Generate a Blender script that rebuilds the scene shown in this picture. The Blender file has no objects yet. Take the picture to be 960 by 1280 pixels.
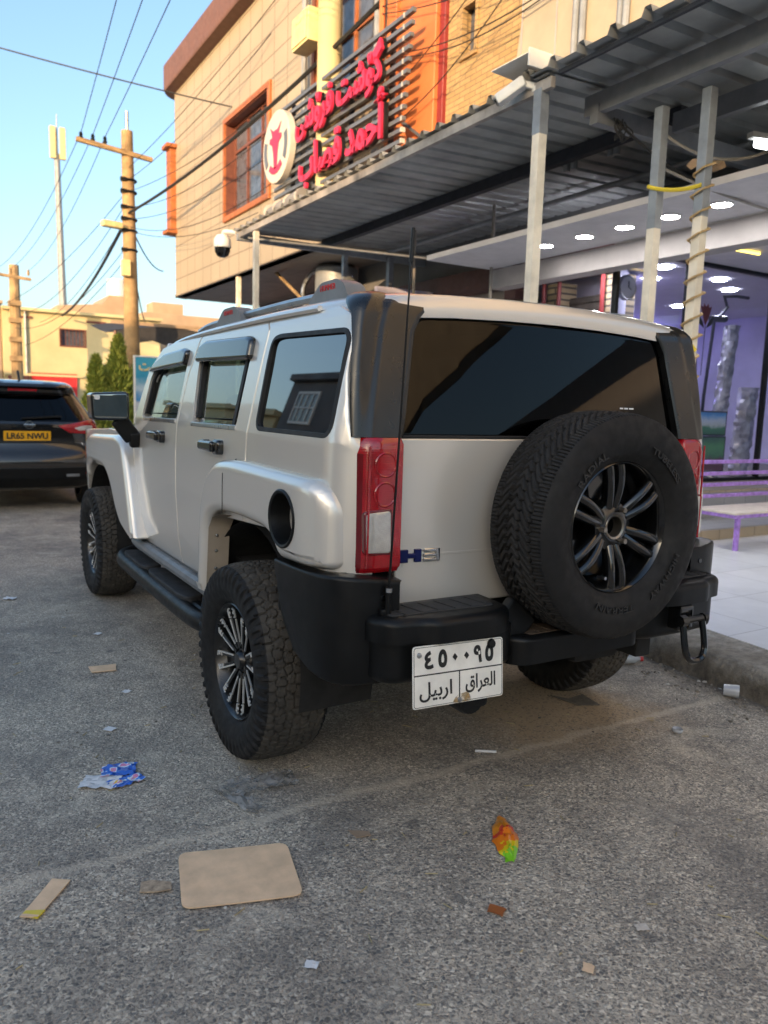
import bpy, bmesh, math, random
import numpy as np
from math import sin, cos, pi, radians as R
from mathutils import Vector, Matrix
from mathutils.geometry import tessellate_polygon

random.seed(7)
rng = np.random.default_rng(7)
sc = bpy.context.scene
COL = sc.collection

# ------------------------------------------------------------------ camera
cam = bpy.data.cameras.new('camera')
cam_o = bpy.data.objects.new('camera', cam)
COL.objects.link(cam_o)
sc.camera = cam_o
cam.sensor_fit = 'HORIZONTAL'
cam.sensor_width = 36.0
cam.lens = 963.94 / 960 * 36
cam.clip_start = 0.05
cam.clip_end = 3000
_r = Vector((0.85834081, -0.51224302, 0.02929415))
_d = Vector((-0.04488801, -0.13184726, -0.99025318))
_f = Vector((0.51111263, 0.84865976, -0.13616346))
cam_o.matrix_world = Matrix(((_r.x, -_d.x, -_f.x, -2.04209), (_r.y, -_d.y, -_f.y, -2.13096),
                             (_r.z, -_d.z, -_f.z, 1.45138), (0, 0, 0, 1)))
cam.dof.use_dof = True
cam.dof.focus_distance = 2.9
cam.dof.aperture_fstop = 4.2

# ------------------------------------------------------------------ light
SUN_EL = 9.0
SUN_AZ = 231.5            # clockwise from +Y: low, behind the camera to the left
world = bpy.data.worlds.new('World')
sc.world = world
world.use_nodes = True
_nt = world.node_tree
sky = _nt.nodes.new('ShaderNodeTexSky')
sky.sky_type = 'NISHITA'
sky.sun_disc = False
sky.sun_elevation = R(SUN_EL)
sky.sun_rotation = R(SUN_AZ)
sky.air_density = 1.0
sky.dust_density = 3.0
sky.ozone_density = 2.0
_nt.links.new(sky.outputs[0], _nt.nodes['Background'].inputs[0])
_nt.nodes['Background'].inputs[1].default_value = 0.15
sun = bpy.data.lights.new('sun', 'SUN')
sun.energy = 2.0
sun.angle = R(0.5)
sun.color = (1.0, 0.66, 0.36)
sun_o = bpy.data.objects.new('sun', sun)
COL.objects.link(sun_o)
_to = Vector((sin(R(SUN_AZ)) * cos(R(SUN_EL)), cos(R(SUN_AZ)) * cos(R(SUN_EL)), sin(R(SUN_EL))))
sun_o.rotation_euler = _to.to_track_quat('Z', 'Y').to_euler()

sc.view_settings.view_transform = 'Standard'
sc.view_settings.look = 'None'
sc.view_settings.exposure = 1.7
sc.view_settings.gamma = 1.0
sc.view_settings.use_curve_mapping = False
sc.cycles.max_bounces = 8
sc.cycles.transparent_max_bounces = 12
sc.cycles.caustics_reflective = False
sc.cycles.caustics_refractive = False

# ------------------------------------------------------------------ materials
class NT:
    def __init__(self, name):
        self.m = bpy.data.materials.new(name)
        self.m.use_nodes = True
        self.t = self.m.node_tree
        self.b = self.t.nodes['Principled BSDF']
        self.out = self.t.nodes['Material Output']
        self._co = None
    def n(self, typ, **kw):
        x = self.t.nodes.new(typ)
        for k, v in kw.items():
            setattr(x, k, v)
        return x
    def l(self, a, b):
        self.t.links.new(a, b)
    def val(self, sock, v):
        if hasattr(v, 'is_output') or isinstance(v, bpy.types.NodeSocket):
            self.l(v, sock)
        else:
            sock.default_value = v
    def co(self):
        if self._co is None:
            self._co = self.n('ShaderNodeTexCoord').outputs['Object']
        return self._co
    def mapped(self, scale=(1, 1, 1), rot=(0, 0, 0), loc=(0, 0, 0)):
        m = self.n('ShaderNodeMapping')
        m.inputs['Scale'].default_value = scale
        m.inputs['Rotation'].default_value = rot
        m.inputs['Location'].default_value = loc
        self.l(self.co(), m.inputs[0])
        return m.outputs[0]
    def noise(self, scale, detail=4, rough=.55, vec=None, dist=0.0):
        x = self.n('ShaderNodeTexNoise')
        x.inputs['Scale'].default_value = scale
        x.inputs['Detail'].default_value = detail
        x.inputs['Roughness'].default_value = rough
        x.inputs['Distortion'].default_value = dist
        self.l(vec or self.co(), x.inputs['Vector'])
        return x.outputs['Fac']
    def voro(self, scale, feature='F1', vec=None, out='Distance', rand=1.0):
        x = self.n('ShaderNodeTexVoronoi', feature=feature)
        x.inputs['Scale'].default_value = scale
        x.inputs['Randomness'].default_value = rand
        self.l(vec or self.co(), x.inputs['Vector'])
        return x.outputs[out]
    def ramp(self, fac, stops, interp='LINEAR'):
        x = self.n('ShaderNodeValToRGB')
        x.color_ramp.interpolation = interp
        e = x.color_ramp.elements
        while len(e) < len(stops):
            e.new(0.5)
        for i, (p, c) in enumerate(stops):
            e[i].position = p
            if not hasattr(c, '__len__'):
                c = (c, c, c)
            e[i].color = (*c[:3], 1)
        self.l(fac, x.inputs[0])
        return x.outputs[0]
    def mix(self, fac, a, b, mode='MIX'):
        x = self.n('ShaderNodeMix', data_type='RGBA', blend_type=mode)
        self.val(x.inputs[0], fac)
        for s, v in ((x.inputs[6], a), (x.inputs[7], b)):
            if isinstance(v, (tuple, list)) and len(v) == 3:
                v = (*v, 1)
            self.val(s, v)
        return x.outputs[2]
    def math(self, op, a, b=0.0, c=None):
        x = self.n('ShaderNodeMath', operation=op)
        self.val(x.inputs[0], a)
        self.val(x.inputs[1], b)
        if c is not None:
            self.val(x.inputs[2], c)
        return x.outputs[0]
    def sep(self, vec=None):
        x = self.n('ShaderNodeSeparateXYZ')
        self.l(vec or self.co(), x.inputs[0])
        return x.outputs
    def bump(self, h, strength=.3, dist=.01, normal=None):
        x = self.n('ShaderNodeBump')
        x.inputs['Strength'].default_value = strength
        x.inputs['Distance'].default_value = dist
        self.l(h, x.inputs['Height'])
        if normal is not None:
            self.l(normal, x.inputs['Normal'])
        return x.outputs[0]
    def set(self, **kw):
        names = dict(color='Base Color', rough='Roughness', metal='Metallic', coat='Coat Weight', coatr='Coat Roughness',
                     spec='Specular IOR Level', emit='Emission Color', emits='Emission Strength', normal='Normal',
                     trans='Transmission Weight', ior='IOR', alpha='Alpha', sheen='Sheen Weight')
        for k, v in kw.items():
            s = self.b.inputs[names[k]]
            if isinstance(v, (tuple, list)) and len(v) == 3:
                v = (*v, 1)
            self.val(s, v)
        return self.m


MATS = {}
def basic(name, color, rough=.5, metal=0.0, var=.12, nscale=6.0, bump=0.0, bscale=60.0, **kw):
    """principled surface with a mottled colour, uneven roughness and an optional fine bump"""
    if name in MATS:
        return MATS[name]
    t = NT(name)
    f = t.noise(nscale, 6, .6)
    lo = tuple(max(0, c * (1 - var * 1.6)) for c in color)
    hi = tuple(min(1, c * (1 + var)) for c in color)
    t.set(color=t.ramp(f, [(.3, lo), (.7, hi)]), metal=metal, **kw)
    t.set(rough=t.ramp(t.noise(nscale * 2.3, 4), [(.3, max(.02, rough * .85)), (.7, min(1, rough * 1.15))]))
    if bump:
        t.set(normal=t.bump(t.noise(bscale, 5, .6), bump, .004))
    MATS[name] = t.m
    return t.m

def emissive(name, color, strength):
    t = NT(name)
    t.set(color=color, emit=color, emits=strength)
    return t.m

def glass_mat(name, tint, rough=.015, ior=1.52):
    t = NT(name)
    tr = t.n('ShaderNodeBsdfTransparent')
    tr.inputs[0].default_value = (*tint, 1)
    gl = t.n('ShaderNodeBsdfGlossy')
    gl.inputs['Color'].default_value = (1, 1, 1, 1)
    gl.inputs['Roughness'].default_value = rough
    fr = t.n('ShaderNodeFresnel')
    fr.inputs[0].default_value = ior
    mx = t.n('ShaderNodeMixShader')
    ge = t.n('ShaderNodeNewGeometry')
    f2 = t.math('MULTIPLY', t.math('MULTIPLY', fr.outputs[0], 1.25), t.math('SUBTRACT', 1.0, ge.outputs['Backfacing']))
    t.l(f2, mx.inputs[0])
    t.l(tr.outputs[0], mx.inputs[1])
    t.l(gl.outputs[0], mx.inputs[2])
    t.l(mx.outputs[0], t.out.inputs[0])
    return t.m

def paint_mat(name, color, rough=.3, metal=.75):
    t = NT(name)
    dirt = t.noise(1.6, 3, .5)
    z = t.sep()[2]
    low = t.ramp(t.math('ADD', z, t.math('MULTIPLY', t.noise(3, 3), .3)), [(.55, 1.0), (1.0, 0.0)])
    base = t.mix(t.math('MULTIPLY', low, .14), color, (.26, .22, .18))
    t.set(color=base, metal=metal, coat=1.0, coatr=t.math('ADD', .015, t.math('MULTIPLY', low, .10)),
          rough=t.ramp(dirt, [(.3, rough * .94), (.7, rough * 1.08)]))
    return t.m

M = {}
M['paint'] = paint_mat('silver_paint', (.77, .725, .655), .33, .50)
M['black_plastic'] = basic('black_plastic', (.006, .0065, .007), .40, spec=.28, var=.3, nscale=9, bump=.06, bscale=500)
M['black_satin'] = basic('black_satin_trim', (.006, .0062, .0065), .30, var=.3, nscale=9, coat=.35, coatr=.15, bump=.03, bscale=600)
M['black_gloss'] = basic('black_gloss', (.005, .0052, .0055), .16, var=.3, nscale=9, coat=.7, coatr=.05)
M['rubber_seal'] = basic('rubber_seal', (.012, .012, .012), .6)
M['dark'] = basic('dark_underside', (.012, .012, .012), .85, bump=.2)
M['dark_cloth'] = basic('dark_seat_cloth', (.03, .03, .032), .9)
M['pale_cloth'] = basic('pale_seat_cloth', (.45, .40, .33), .9)
M['chrome'] = basic('chrome', (.75, .75, .75), .12, 1.0, var=.05)
M['steel'] = basic('brushed_steel', (.45, .45, .45), .3, 1.0, var=.15)
M['grey_metal'] = basic('grey_metal_paint', (.20, .21, .22), .45, 0.2, var=.15, bump=.05)
M['privacy'] = glass_mat('privacy_glass', (.10, .11, .12), .012, 2.6)
M['rear_glass'] = glass_mat('rear_glass', (.05, .055, .065), .01, 1.30)
M['tint'] = glass_mat('tinted_glass', (.50, .58, .54), .012, 2.1)
M['clear_glass'] = glass_mat('clear_glass', (.86, .88, .95))
M['mirror_face'] = basic('mirror_glass', (.30, .34, .34), .03, 1.0, var=.02)
M['red_lens'] = None

# red lamp lens with vertical flutes
t = NT('red_lens')
wx = t.n('ShaderNodeTexWave', wave_type='BANDS', bands_direction='Z')
wx.inputs['Scale'].default_value = 40
t.l(t.co(), wx.inputs['Vector'])
nz = t.noise(14, 3)
t.set(color=t.ramp(nz, [(.25, (.26, .002, .006)), (.75, (.46, .005, .012))]), rough=.18, coat=1.0, coatr=.03,
      normal=t.bump(wx.outputs['Fac'], .12, .002))
M['red_lens'] = t.m
M['dark_lens'] = basic('dark_red_lens', (.15, .002, .005), .15, coat=1.0, coatr=.03)
t = NT('clear_lens')
wx = t.n('ShaderNodeTexChecker')
wx.inputs['Scale'].default_value = 90
t.l(t.co(), wx.inputs['Vector'])
t.set(color=t.mix(t.noise(30), (.42, .40, .36), (.70, .67, .62)), rough=.15, coat=1, coatr=.04, metal=.25, normal=t.bump(wx.outputs['Fac'], .5, .002))
M['clear_lens'] = t.m
M['amber'] = basic('amber_lens', (.75, .20, .02), .2, coat=1.0)

# tyre rubber
t = NT('tyre_rubber')
g = t.noise(30, 5)
d = t.noise(4, 5)
t.set(color=t.mix(t.ramp(d, [(.4, 0.0), (.75, .5)]), (.009, .009, .0095), (.026, .024, .021)), rough=t.ramp(g, [(.3, .5), (.7, .8)]), spec=.3,
      normal=t.bump(t.noise(260, 4), .25, .002))
M['rubber'] = t.m
t = NT('tread_rubber')
d = t.noise(6, 6, .7)
t.set(color=t.ramp(d, [(.3, (.034, .031, .028)), (.7, (.095, .086, .072))]), rough=.85, spec=.3, normal=t.bump(t.noise(300, 4), .3, .002))
M['tread_rubber'] = t.m
M['spare_tread'] = basic('spare_tread_rubber', (.026, .025, .024), .8, var=.3, nscale=6, spec=.3)
M['white_plate'] = basic('white_plate', (.86, .83, .75), .38, var=.08, nscale=14, coat=.3)
M['ink'] = basic('black_ink', (.012, .012, .012), .45)
M['yellow_plate'] = basic('yellow_plate', (.85, .42, .01), .4, var=.05)
M['dark_paint'] = paint_mat('black_car_paint', (.005, .006, .007), .25, .1)
M['blue_badge'] = basic('blue_badge', (.012, .02, .12), .18, .5)
M['red'] = basic('red_paint', (.55, .02, .02), .4)

# asphalt
t = NT('asphalt')
X, Y, Z = t.sep()
n1 = t.noise(1.1, 6, .65)
n2 = t.noise(9, 7, .7)
wv = t.n('ShaderNodeTexNoise'); wv.inputs['Scale'].default_value = 38; wv.inputs['Detail'].default_value = 3
t.l(t.co(), wv.inputs['Vector'])
va = t.n('ShaderNodeVectorMath', operation='MULTIPLY_ADD')
t.l(wv.outputs['Color'], va.inputs[0]); va.inputs[1].default_value = (.022, .022, .0); t.l(t.co(), va.inputs[2])
wp_ = va.outputs[0]
v1 = t.voro(72, vec=wp_)               # aggregate stones
v2 = t.voro(135, vec=wp_)
vc = t.voro(72, out='Color', vec=wp_)
cs = t.sep(vc)
v3 = t.voro(95, vec=wp_, out='Color')
c3 = t.sep(v3)
zone = t.ramp(t.math('ADD', Y, t.math('MULTIPLY', t.math('SUBTRACT', t.noise(1.7, 5), .5), .5)), [(.20, 1.0), (.34, 0.0)])   # coarse patch nearer than the joint
size = t.math('MULTIPLY', cs[1], .40)
pebble = t.ramp(t.math('ADD', v1, size), [(.42, 1.0), (.52, 0.0)])
v4 = t.voro(128, out='Color', vec=wp_)
c4 = t.sep(v4)
ve = t.voro(128, feature='DISTANCE_TO_EDGE', vec=wp_)
mort = t.ramp(n2, [(.25, (.34, .295, .235)), (.75, (.52, .46, .38))])
grit = t.ramp(c4[0], [(0, (.035, .033, .031)), (.28, (.10, .094, .085)), (.55, (.22, .20, .17)), (.8, (.42, .375, .315)), (1, (.74, .69, .60))])
stone_m = t.ramp(ve, [(.02, 0.0), (.10, 1.0)])
mort = t.mix(t.math('MULTIPLY', stone_m, .80), mort, grit)
stone = t.ramp(cs[0], [(.0, (.045, .043, .041)), (.4, (.10, .095, .087)), (.65, (.21, .195, .17)), (.85, (.44, .40, .345)), (1, (.74, .69, .61))])
pm = t.math('MULTIPLY', pebble, t.math('ADD', t.math('MULTIPLY', zone, .45), .40))
col = t.mix(pm, mort, stone)
fine = t.ramp(v2, [(.25, 1.0), (.45, 0.0)])
blot = t.ramp(t.noise(.55, 7, .68), [(.38, .55), (.50, .95), (.64, 1.16)])
col = t.mix(1.0, col, blot, 'MULTIPLY')
mid = t.ramp(t.noise(5.5, 6, .7), [(.36, .80), (.62, 1.08)])
col = t.mix(1.0, col, mid, 'MULTIPLY')
stain = t.ramp(t.noise(2.4, 6, .6), [(.62, 0.0), (.74, .5)])
col = t.mix(stain, col, (.11, .10, .09))
sw_ = t.n('ShaderNodeVectorMath', operation='MULTIPLY_ADD')
wv2 = t.n('ShaderNodeTexNoise'); wv2.inputs['Scale'].default_value = 9
t.l(t.co(), wv2.inputs['Vector'])
t.l(wv2.outputs['Color'], sw_.inputs[0]); sw_.inputs[1].default_value = (.10, .10, 0); t.l(t.co(), sw_.inputs[2])
spots = t.ramp(t.voro(3.1, vec=sw_.outputs[0]), [(.05, .7), (.10, 0.0)])
col = t.mix(spots, col, (.06, .057, .052))
# oil marks, worn pale scuffs, hairline cracks
oil = t.ramp(t.noise(.9, 5, .62, dist=.6), [(.55, 0.0), (.66, .62)])
col = t.mix(oil, col, (.085, .078, .07))
pale = t.ramp(t.noise(1.9, 7, .72, dist=1.2), [(.54, 0.0), (.70, .50)])
col = t.mix(pale, col, (.60, .55, .47))
crk = t.n('ShaderNodeTexVoronoi', feature='DISTANCE_TO_EDGE'); crk.inputs['Scale'].default_value = .75
t.l(sw_.outputs[0], crk.inputs['Vector'])
crm = t.math('MULTIPLY', t.ramp(crk.outputs['Distance'], [(.001, .45), (.004, 0.0)]), t.ramp(t.noise(.8, 3), [(.47, 0.0), (.55, 1.0)]))
col = t.mix(crm, col, (.05, .046, .042))
# brown dust gathered where cars stand by the kerb
dx = t.math('SUBTRACT', X, .55)
dust = t.ramp(t.math('ADD', t.math('ABSOLUTE', dx), t.math('MULTIPLY', t.noise(2.2, 5), .9)), [(.75, .8), (1.9, 0.0)])
dusty = t.ramp(t.math('ADD', Y, t.math('MULTIPLY', t.noise(3, 5), .5)), [(.25, 0.0), (.62, 1.0)])
col = t.mix(t.math('MULTIPLY', dust, dusty), col, t.mix(pebble, (.40, .29, .165), (.17, .125, .075)))
# worn joint line between two asphalt pours
jn = t.math('ADD', t.math('SUBTRACT', Y, .25), t.math('MULTIPLY', t.math('SUBTRACT', t.noise(3.2, 6, .7), .5), .16))
joint = t.ramp(t.math('ABSOLUTE', jn), [(.012, 1.0), (.034, 0.0)])
col = t.mix(t.math('MULTIPLY', joint, .42), col, (.58, .51, .42))
col = t.mix(1.0, col, (1.0, .945, .85), 'MULTIPLY')
hs = t.n('ShaderNodeBrightContrast'); hs.inputs['Bright'].default_value = .095; hs.inputs['Contrast'].default_value = .06
t.l(col, hs.inputs['Color']); col = hs.outputs[0]
# damp dark gutter along the kerb
gk = t.math('SUBTRACT', t.math('ADD', 1.58, t.math('MULTIPLY', Y, .1)), X)
gut = t.ramp(t.math('ADD', gk, t.math('MULTIPLY', t.math('SUBTRACT', t.noise(4, 5, .7), .5), .35)), [(.02, .75), (.24, 0.0)])
col = t.mix(gut, col, (.07, .055, .04))
hgt = t.math('ADD', t.math('MULTIPLY', t.ramp(v1, [(.1, 1.0), (.55, 0.0)]), .7), t.math('ADD', t.math('MULTIPLY', t.ramp(v2, [(.1, 1), (.5, 0)]), .45), t.math('MULTIPLY', n2, .6)))
t.set(color=col, rough=t.ramp(n2, [(.3, .72), (.7, .92)]), normal=t.bump(hgt, .8, .006))
M['asphalt'] = t.m

t = NT('kerb_concrete')
n1 = t.noise(3, 7, .7)
n2 = t.noise(22, 6, .7)
col = t.ramp(n1, [(.3, (.15, .125, .095)), (.5, (.32, .29, .24)), (.7, (.50, .475, .43))])
col = t.mix(t.ramp(n2, [(.45, 0.0), (.6, .5)]), col, (.12, .11, .095))
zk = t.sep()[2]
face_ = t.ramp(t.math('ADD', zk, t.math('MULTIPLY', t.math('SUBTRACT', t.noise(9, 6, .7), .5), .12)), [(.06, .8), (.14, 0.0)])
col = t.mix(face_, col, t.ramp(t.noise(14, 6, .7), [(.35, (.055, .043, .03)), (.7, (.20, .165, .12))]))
t.set(color=col, rough=.9, normal=t.bump(t.math('ADD', n2, t.math('MULTIPLY', n1, 1.5)), .9, .02))
M['kerb'] = t.m

def tile_mat(name, col1, col2, grout, bw, bh, mortar, rough, plane='xy', offset=0.0, bump=.3, var=.5, nscale=2.5):
    t = NT(name)
    xyz = t.sep()
    cb = t.n('ShaderNodeCombineXYZ')
    a, b = {'xy': (0, 1), 'yz': (1, 2), 'xz': (0, 2)}[plane]
    t.l(xyz[a], cb.inputs[0])
    t.l(xyz[b], cb.inputs[1])
    br = t.n('ShaderNodeTexBrick')
    br.offset = offset
    br.inputs['Scale'].default_value = 1
    br.inputs['Brick Width'].default_value = bw
    br.inputs['Row Height'].default_value = bh
    br.inputs['Mortar Size'].default_value = mortar
    br.inputs['Mortar Smooth'].default_value = .2
    br.inputs['Color1'].default_value = (*col1, 1)
    br.inputs['Color2'].default_value = (*col2, 1)
    br.inputs['Mortar'].default_value = (*grout, 1)
    t.l(cb.outputs[0], br.inputs['Vector'])
    nz = t.ramp(t.noise(nscale, 6, .65), [(.3, 1 - var * .45), (.7, 1 + var * .1)])
    c = t.mix(1.0, br.outputs['Color'], nz, 'MULTIPLY')
    inv = t.math('SUBTRACT', 1.0, br.outputs['Fac'])
    t.set(color=c, rough=rough, normal=t.bump(t.math('ADD', inv, t.math('MULTIPLY', t.noise(40, 4), .15)), bump, .01))
    return t.m

M['pave'] = tile_mat('pavement_tiles', (.80, .81, .81), (.73, .75, .76), (.48, .48, .47), .60, .60, .004, .34, 'xy', var=.35)
M['clad'] = tile_mat('cream_cladding', (.42, .345, .25), (.39, .32, .23), (.18, .145, .10), .62, .42, .012, .5, 'yz', var=.2, nscale=.8)
M['clad_x'] = tile_mat('cream_cladding_end', (.60, .50, .36), (.565, .47, .335), (.33, .27, .19), .62, .42, .012, .5, 'xz', var=.2)
M['soffit'] = tile_mat('soffit_panels', (.27, .22, .17), (.25, .205, .16), (.14, .11, .09), .62, .62, .01, .6, 'xy')
M['brick_y'] = tile_mat('yellow_brick', (.50, .33, .15), (.43, .275, .12), (.28, .20, .11), .22, .066, .008, .8, 'yz', .5, .6)
M['brick_pier'] = tile_mat('pier_brick', (.42, .33, .20), (.36, .27, .16), (.12, .10, .08), .35, .085, .015, .8, 'yz', .5, .7)
M['brick_d'] = tile_mat('dark_red_brick', (.16, .06, .045), (.13, .05, .04), (.07, .05, .045), .25, .08, .012, .85, 'yz', .5, .5)
M['step_tile'] = tile_mat('step_tiles', (.46, .38, .27), (.42, .34, .24), (.2, .17, .13), .30, .30, .006, .5, 'xz', var=.4)
M['step_top'] = tile_mat('step_top_tiles', (.34, .34, .34), (.31, .31, .31), (.2, .2, .2), .40, .40, .005, .45, 'xy', var=.4)
M['parapet'] = basic('brown_parapet', (.17, .085, .065), .6, var=.12)
M['orange'] = basic('orange_render', (.55, .17, .055), .6, var=.1, nscale=2)
M['frame_or'] = basic('orange_window_frame', (.40, .13, .04), .5, var=.15)
M['frame_br'] = basic('brown_window_frame', (.17, .06, .04), .5, var=.15)
M['maroon'] = basic('maroon_trim', (.25, .03, .03), .5)
M['cream'] = basic('cream_render', (.43, .365, .275), .7, var=.1, nscale=1.5)
M['yellow_render'] = basic('yellow_render', (.60, .50, .27), .8, var=.12, nscale=.5)
M['tan_render'] = basic('tan_render', (.42, .30, .20), .85, var=.15, nscale=.6)
M['grey_render'] = basic('grey_render', (.15, .15, .15), .85, var=.2, nscale=.7)
M['pale_render'] = basic('pale_render', (.34, .30, .26), .85, var=.15, nscale=.7)
M['win_glass'] = basic('window_glass', (.10, .115, .15), .07, var=.3, spec=.9)
M['white_ceiling'] = basic('white_ceiling', (.62, .60, .62), .6, var=.06)
M['beam_white'] = basic('beam_render', (.42, .39, .38), .6, var=.12, nscale=2)
M['lav'] = basic('lavender_wall', (.58, .56, .70), .6, var=.12, nscale=1.2)
M['floor_shop'] = basic('shop_floor', (.40, .38, .38), .25)
M['purple'] = basic('purple_paint', (.36, .20, .62), .45, var=.3, nscale=16)
M['bench_board'] = basic('bench_board', (.62, .56, .48), .6, var=.12, nscale=9)
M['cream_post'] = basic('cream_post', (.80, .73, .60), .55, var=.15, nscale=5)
M['grey_post'] = basic('grey_post', (.30, .32, .34), .5, .3, var=.15)
M['sheet'] = basic('corrugated_sheet', (.38, .395, .39), .5, .35, var=.28, nscale=1.3, bump=.15, bscale=6)
M['steel_beam'] = basic('grey_beam', (.23, .24, .26), .45, .2, var=.12)
M['dark_beam'] = basic('dark_beam', (.028, .032, .045), .6)
M['fascia'] = basic('fascia_metal', (.42, .41, .40), .45, .3, var=.2, nscale=5)
M['cable'] = basic('black_cable', (.02, .02, .02), .6)
M['cable_pale'] = basic('pale_cable', (.30, .28, .25), .7)
M['wood_pole'] = basic('weathered_pole', (.36, .24, .12), .9, var=.25, nscale=3, bump=.4, bscale=25)
M['white_metal'] = basic('white_metal', (.75, .74, .70), .4, .0, var=.06)
M['yellow_box'] = basic('cream_box', (.72, .60, .30), .5)
M['sign_red'] = basic('sign_red', (.64, .03, .085), .4, var=.06)
M['slat_grey'] = basic('sign_slats', (.17, .18, .20), .4, .3)
M['tube_white'] = basic('slat_caps', (.55, .52, .46), .5)
M['cardboard'] = basic('cardboard', (.80, .56, .35), .85, var=.10, nscale=14, bump=.12, bscale=120)
M['paper_white'] = basic('paper_white', (.72, .72, .72), .7)
M['lamp'] = emissive('downlight', (1.0, .97, .95), 40.0)
M['lamp_in'] = emissive('shop_downlight', (.90, .90, 1.0), 55.0)
M['neon'] = emissive('yellow_neon', (1.0, .72, .12), 1.6)
M['neon_violet'] = emissive('violet_strip', (.42, .34, 1.0), 5.0)
M['tube'] = emissive('tube_light', (.92, .97, 1.0), 3.0)
M['rope_yellow'] = basic('yellow_rope', (.75, .58, .05), .5)
M['banner_red'] = basic('red_banner', (.65, .03, .03), .5, var=.3, nscale=2)
M['trunk'] = basic('bark', (.10, .07, .045), .9, var=.25, bump=.5)

t = NT('conifer_leaf')
oi = t.n('ShaderNodeNewGeometry')
t.set(color=t.ramp(oi.outputs['Random Per Island'], [(0, (.13, .20, .03)), (.6, (.31, .35, .05)), (1, (.45, .44, .08))]), rough=.7)
M['leaf'] = t.m


# ------------------------------------------------------------------ mesh helpers
def tag(o, label=None, cat=None, group=None, kind=None):
    if label: o['label'] = label
    if cat: o['category'] = cat
    if group: o['group'] = group
    if kind: o['kind'] = kind
    return o

def thing(name, label, cat, loc=(0, 0, 0), group=None):
    o = bpy.data.objects.new(name, None)
    o.empty_display_size = .2
    COL.objects.link(o)
    o.location = loc
    return tag(o, label, cat, group)

def part_empty(name, parent, loc=(0, 0, 0)):
    o = bpy.data.objects.new(name, None)
    COL.objects.link(o)
    attach(o, parent)
    o.location = loc
    return o

def world_loc(o):
    v = Vector(o.location)
    if o.parent is not None:
        v = world_loc(o.parent) + Matrix(o.matrix_parent_inverse).translation + v
    return v

def attach(o, parent):
    o.parent = parent
    o.matrix_parent_inverse = Matrix.Translation(-world_loc(parent))

def link_mesh(name, me, mats, parent=None, smooth=35):
    if not isinstance(mats, (list, tuple)):
        mats = [mats]
    for m in mats:
        me.materials.append(m)
    if smooth:
        me.polygons.foreach_set('use_smooth', [True] * len(me.polygons))
        me.set_sharp_from_angle(angle=R(smooth))
    o = bpy.data.objects.new(name, me)
    COL.objects.link(o)
    if smooth and len(me.polygons) < 60000:
        wn = o.modifiers.new('weighted_normals', 'WEIGHTED_NORMAL')
        wn.keep_sharp = True
        wn.weight = 60
    if parent is not None:
        attach(o, parent)
    return o

def rpoly(pts, r=.02, n=4):
    """round every corner of an outline"""
    out = []
    m = len(pts)
    for i in range(m):
        p = Vector(pts[i][:2]); rr = pts[i][2] if len(pts[i]) > 2 else r
        a = Vector(pts[i - 1][:2]); b = Vector(pts[(i + 1) % m][:2])
        da, db = (a - p), (b - p)
        ra = min(rr, da.length * .49); rb = min(rr, db.length * .49)
        if rr <= 1e-6 or da.length < 1e-9 or db.length < 1e-9:
            out.append((p.x, p.y)); continue
        A = p + da.normalized() * ra; Bq = p + db.normalized() * rb
        for k in range(n + 1):
            s = k / n
            q = A * (1 - s) ** 2 + p * 2 * s * (1 - s) + Bq * s * s
            out.append((q.x, q.y))
    return out

def area(l):
    return .5 * sum(l[i - 1][0] * l[i][1] - l[i][0] * l[i - 1][1] for i in range(len(l)))

def ccw(l):
    l = [tuple(p[:2]) for p in l]
    return l if area(l) > 0 else l[::-1]

def inset(l, w):
    out = []
    m = len(l)
    for i in range(m):
        p0, p1, p2 = Vector(l[i - 1]), Vector(l[i]), Vector(l[(i + 1) % m])
        e1, e2 = (p1 - p0), (p2 - p1)
        if e1.length < 1e-9: e1 = e2
        if e2.length < 1e-9: e2 = e1
        n1 = Vector((-e1.y, e1.x)).normalized(); n2 = Vector((-e2.y, e2.x)).normalized()
        s = n1 + n2
        k = s.length_squared
        s = s * (2 / k) if k > .3 else n1
        if s.length > 2: s = s.normalized() * 2
        out.append((p1.x + s.x * w, p1.y + s.y * w))
    return out

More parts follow.
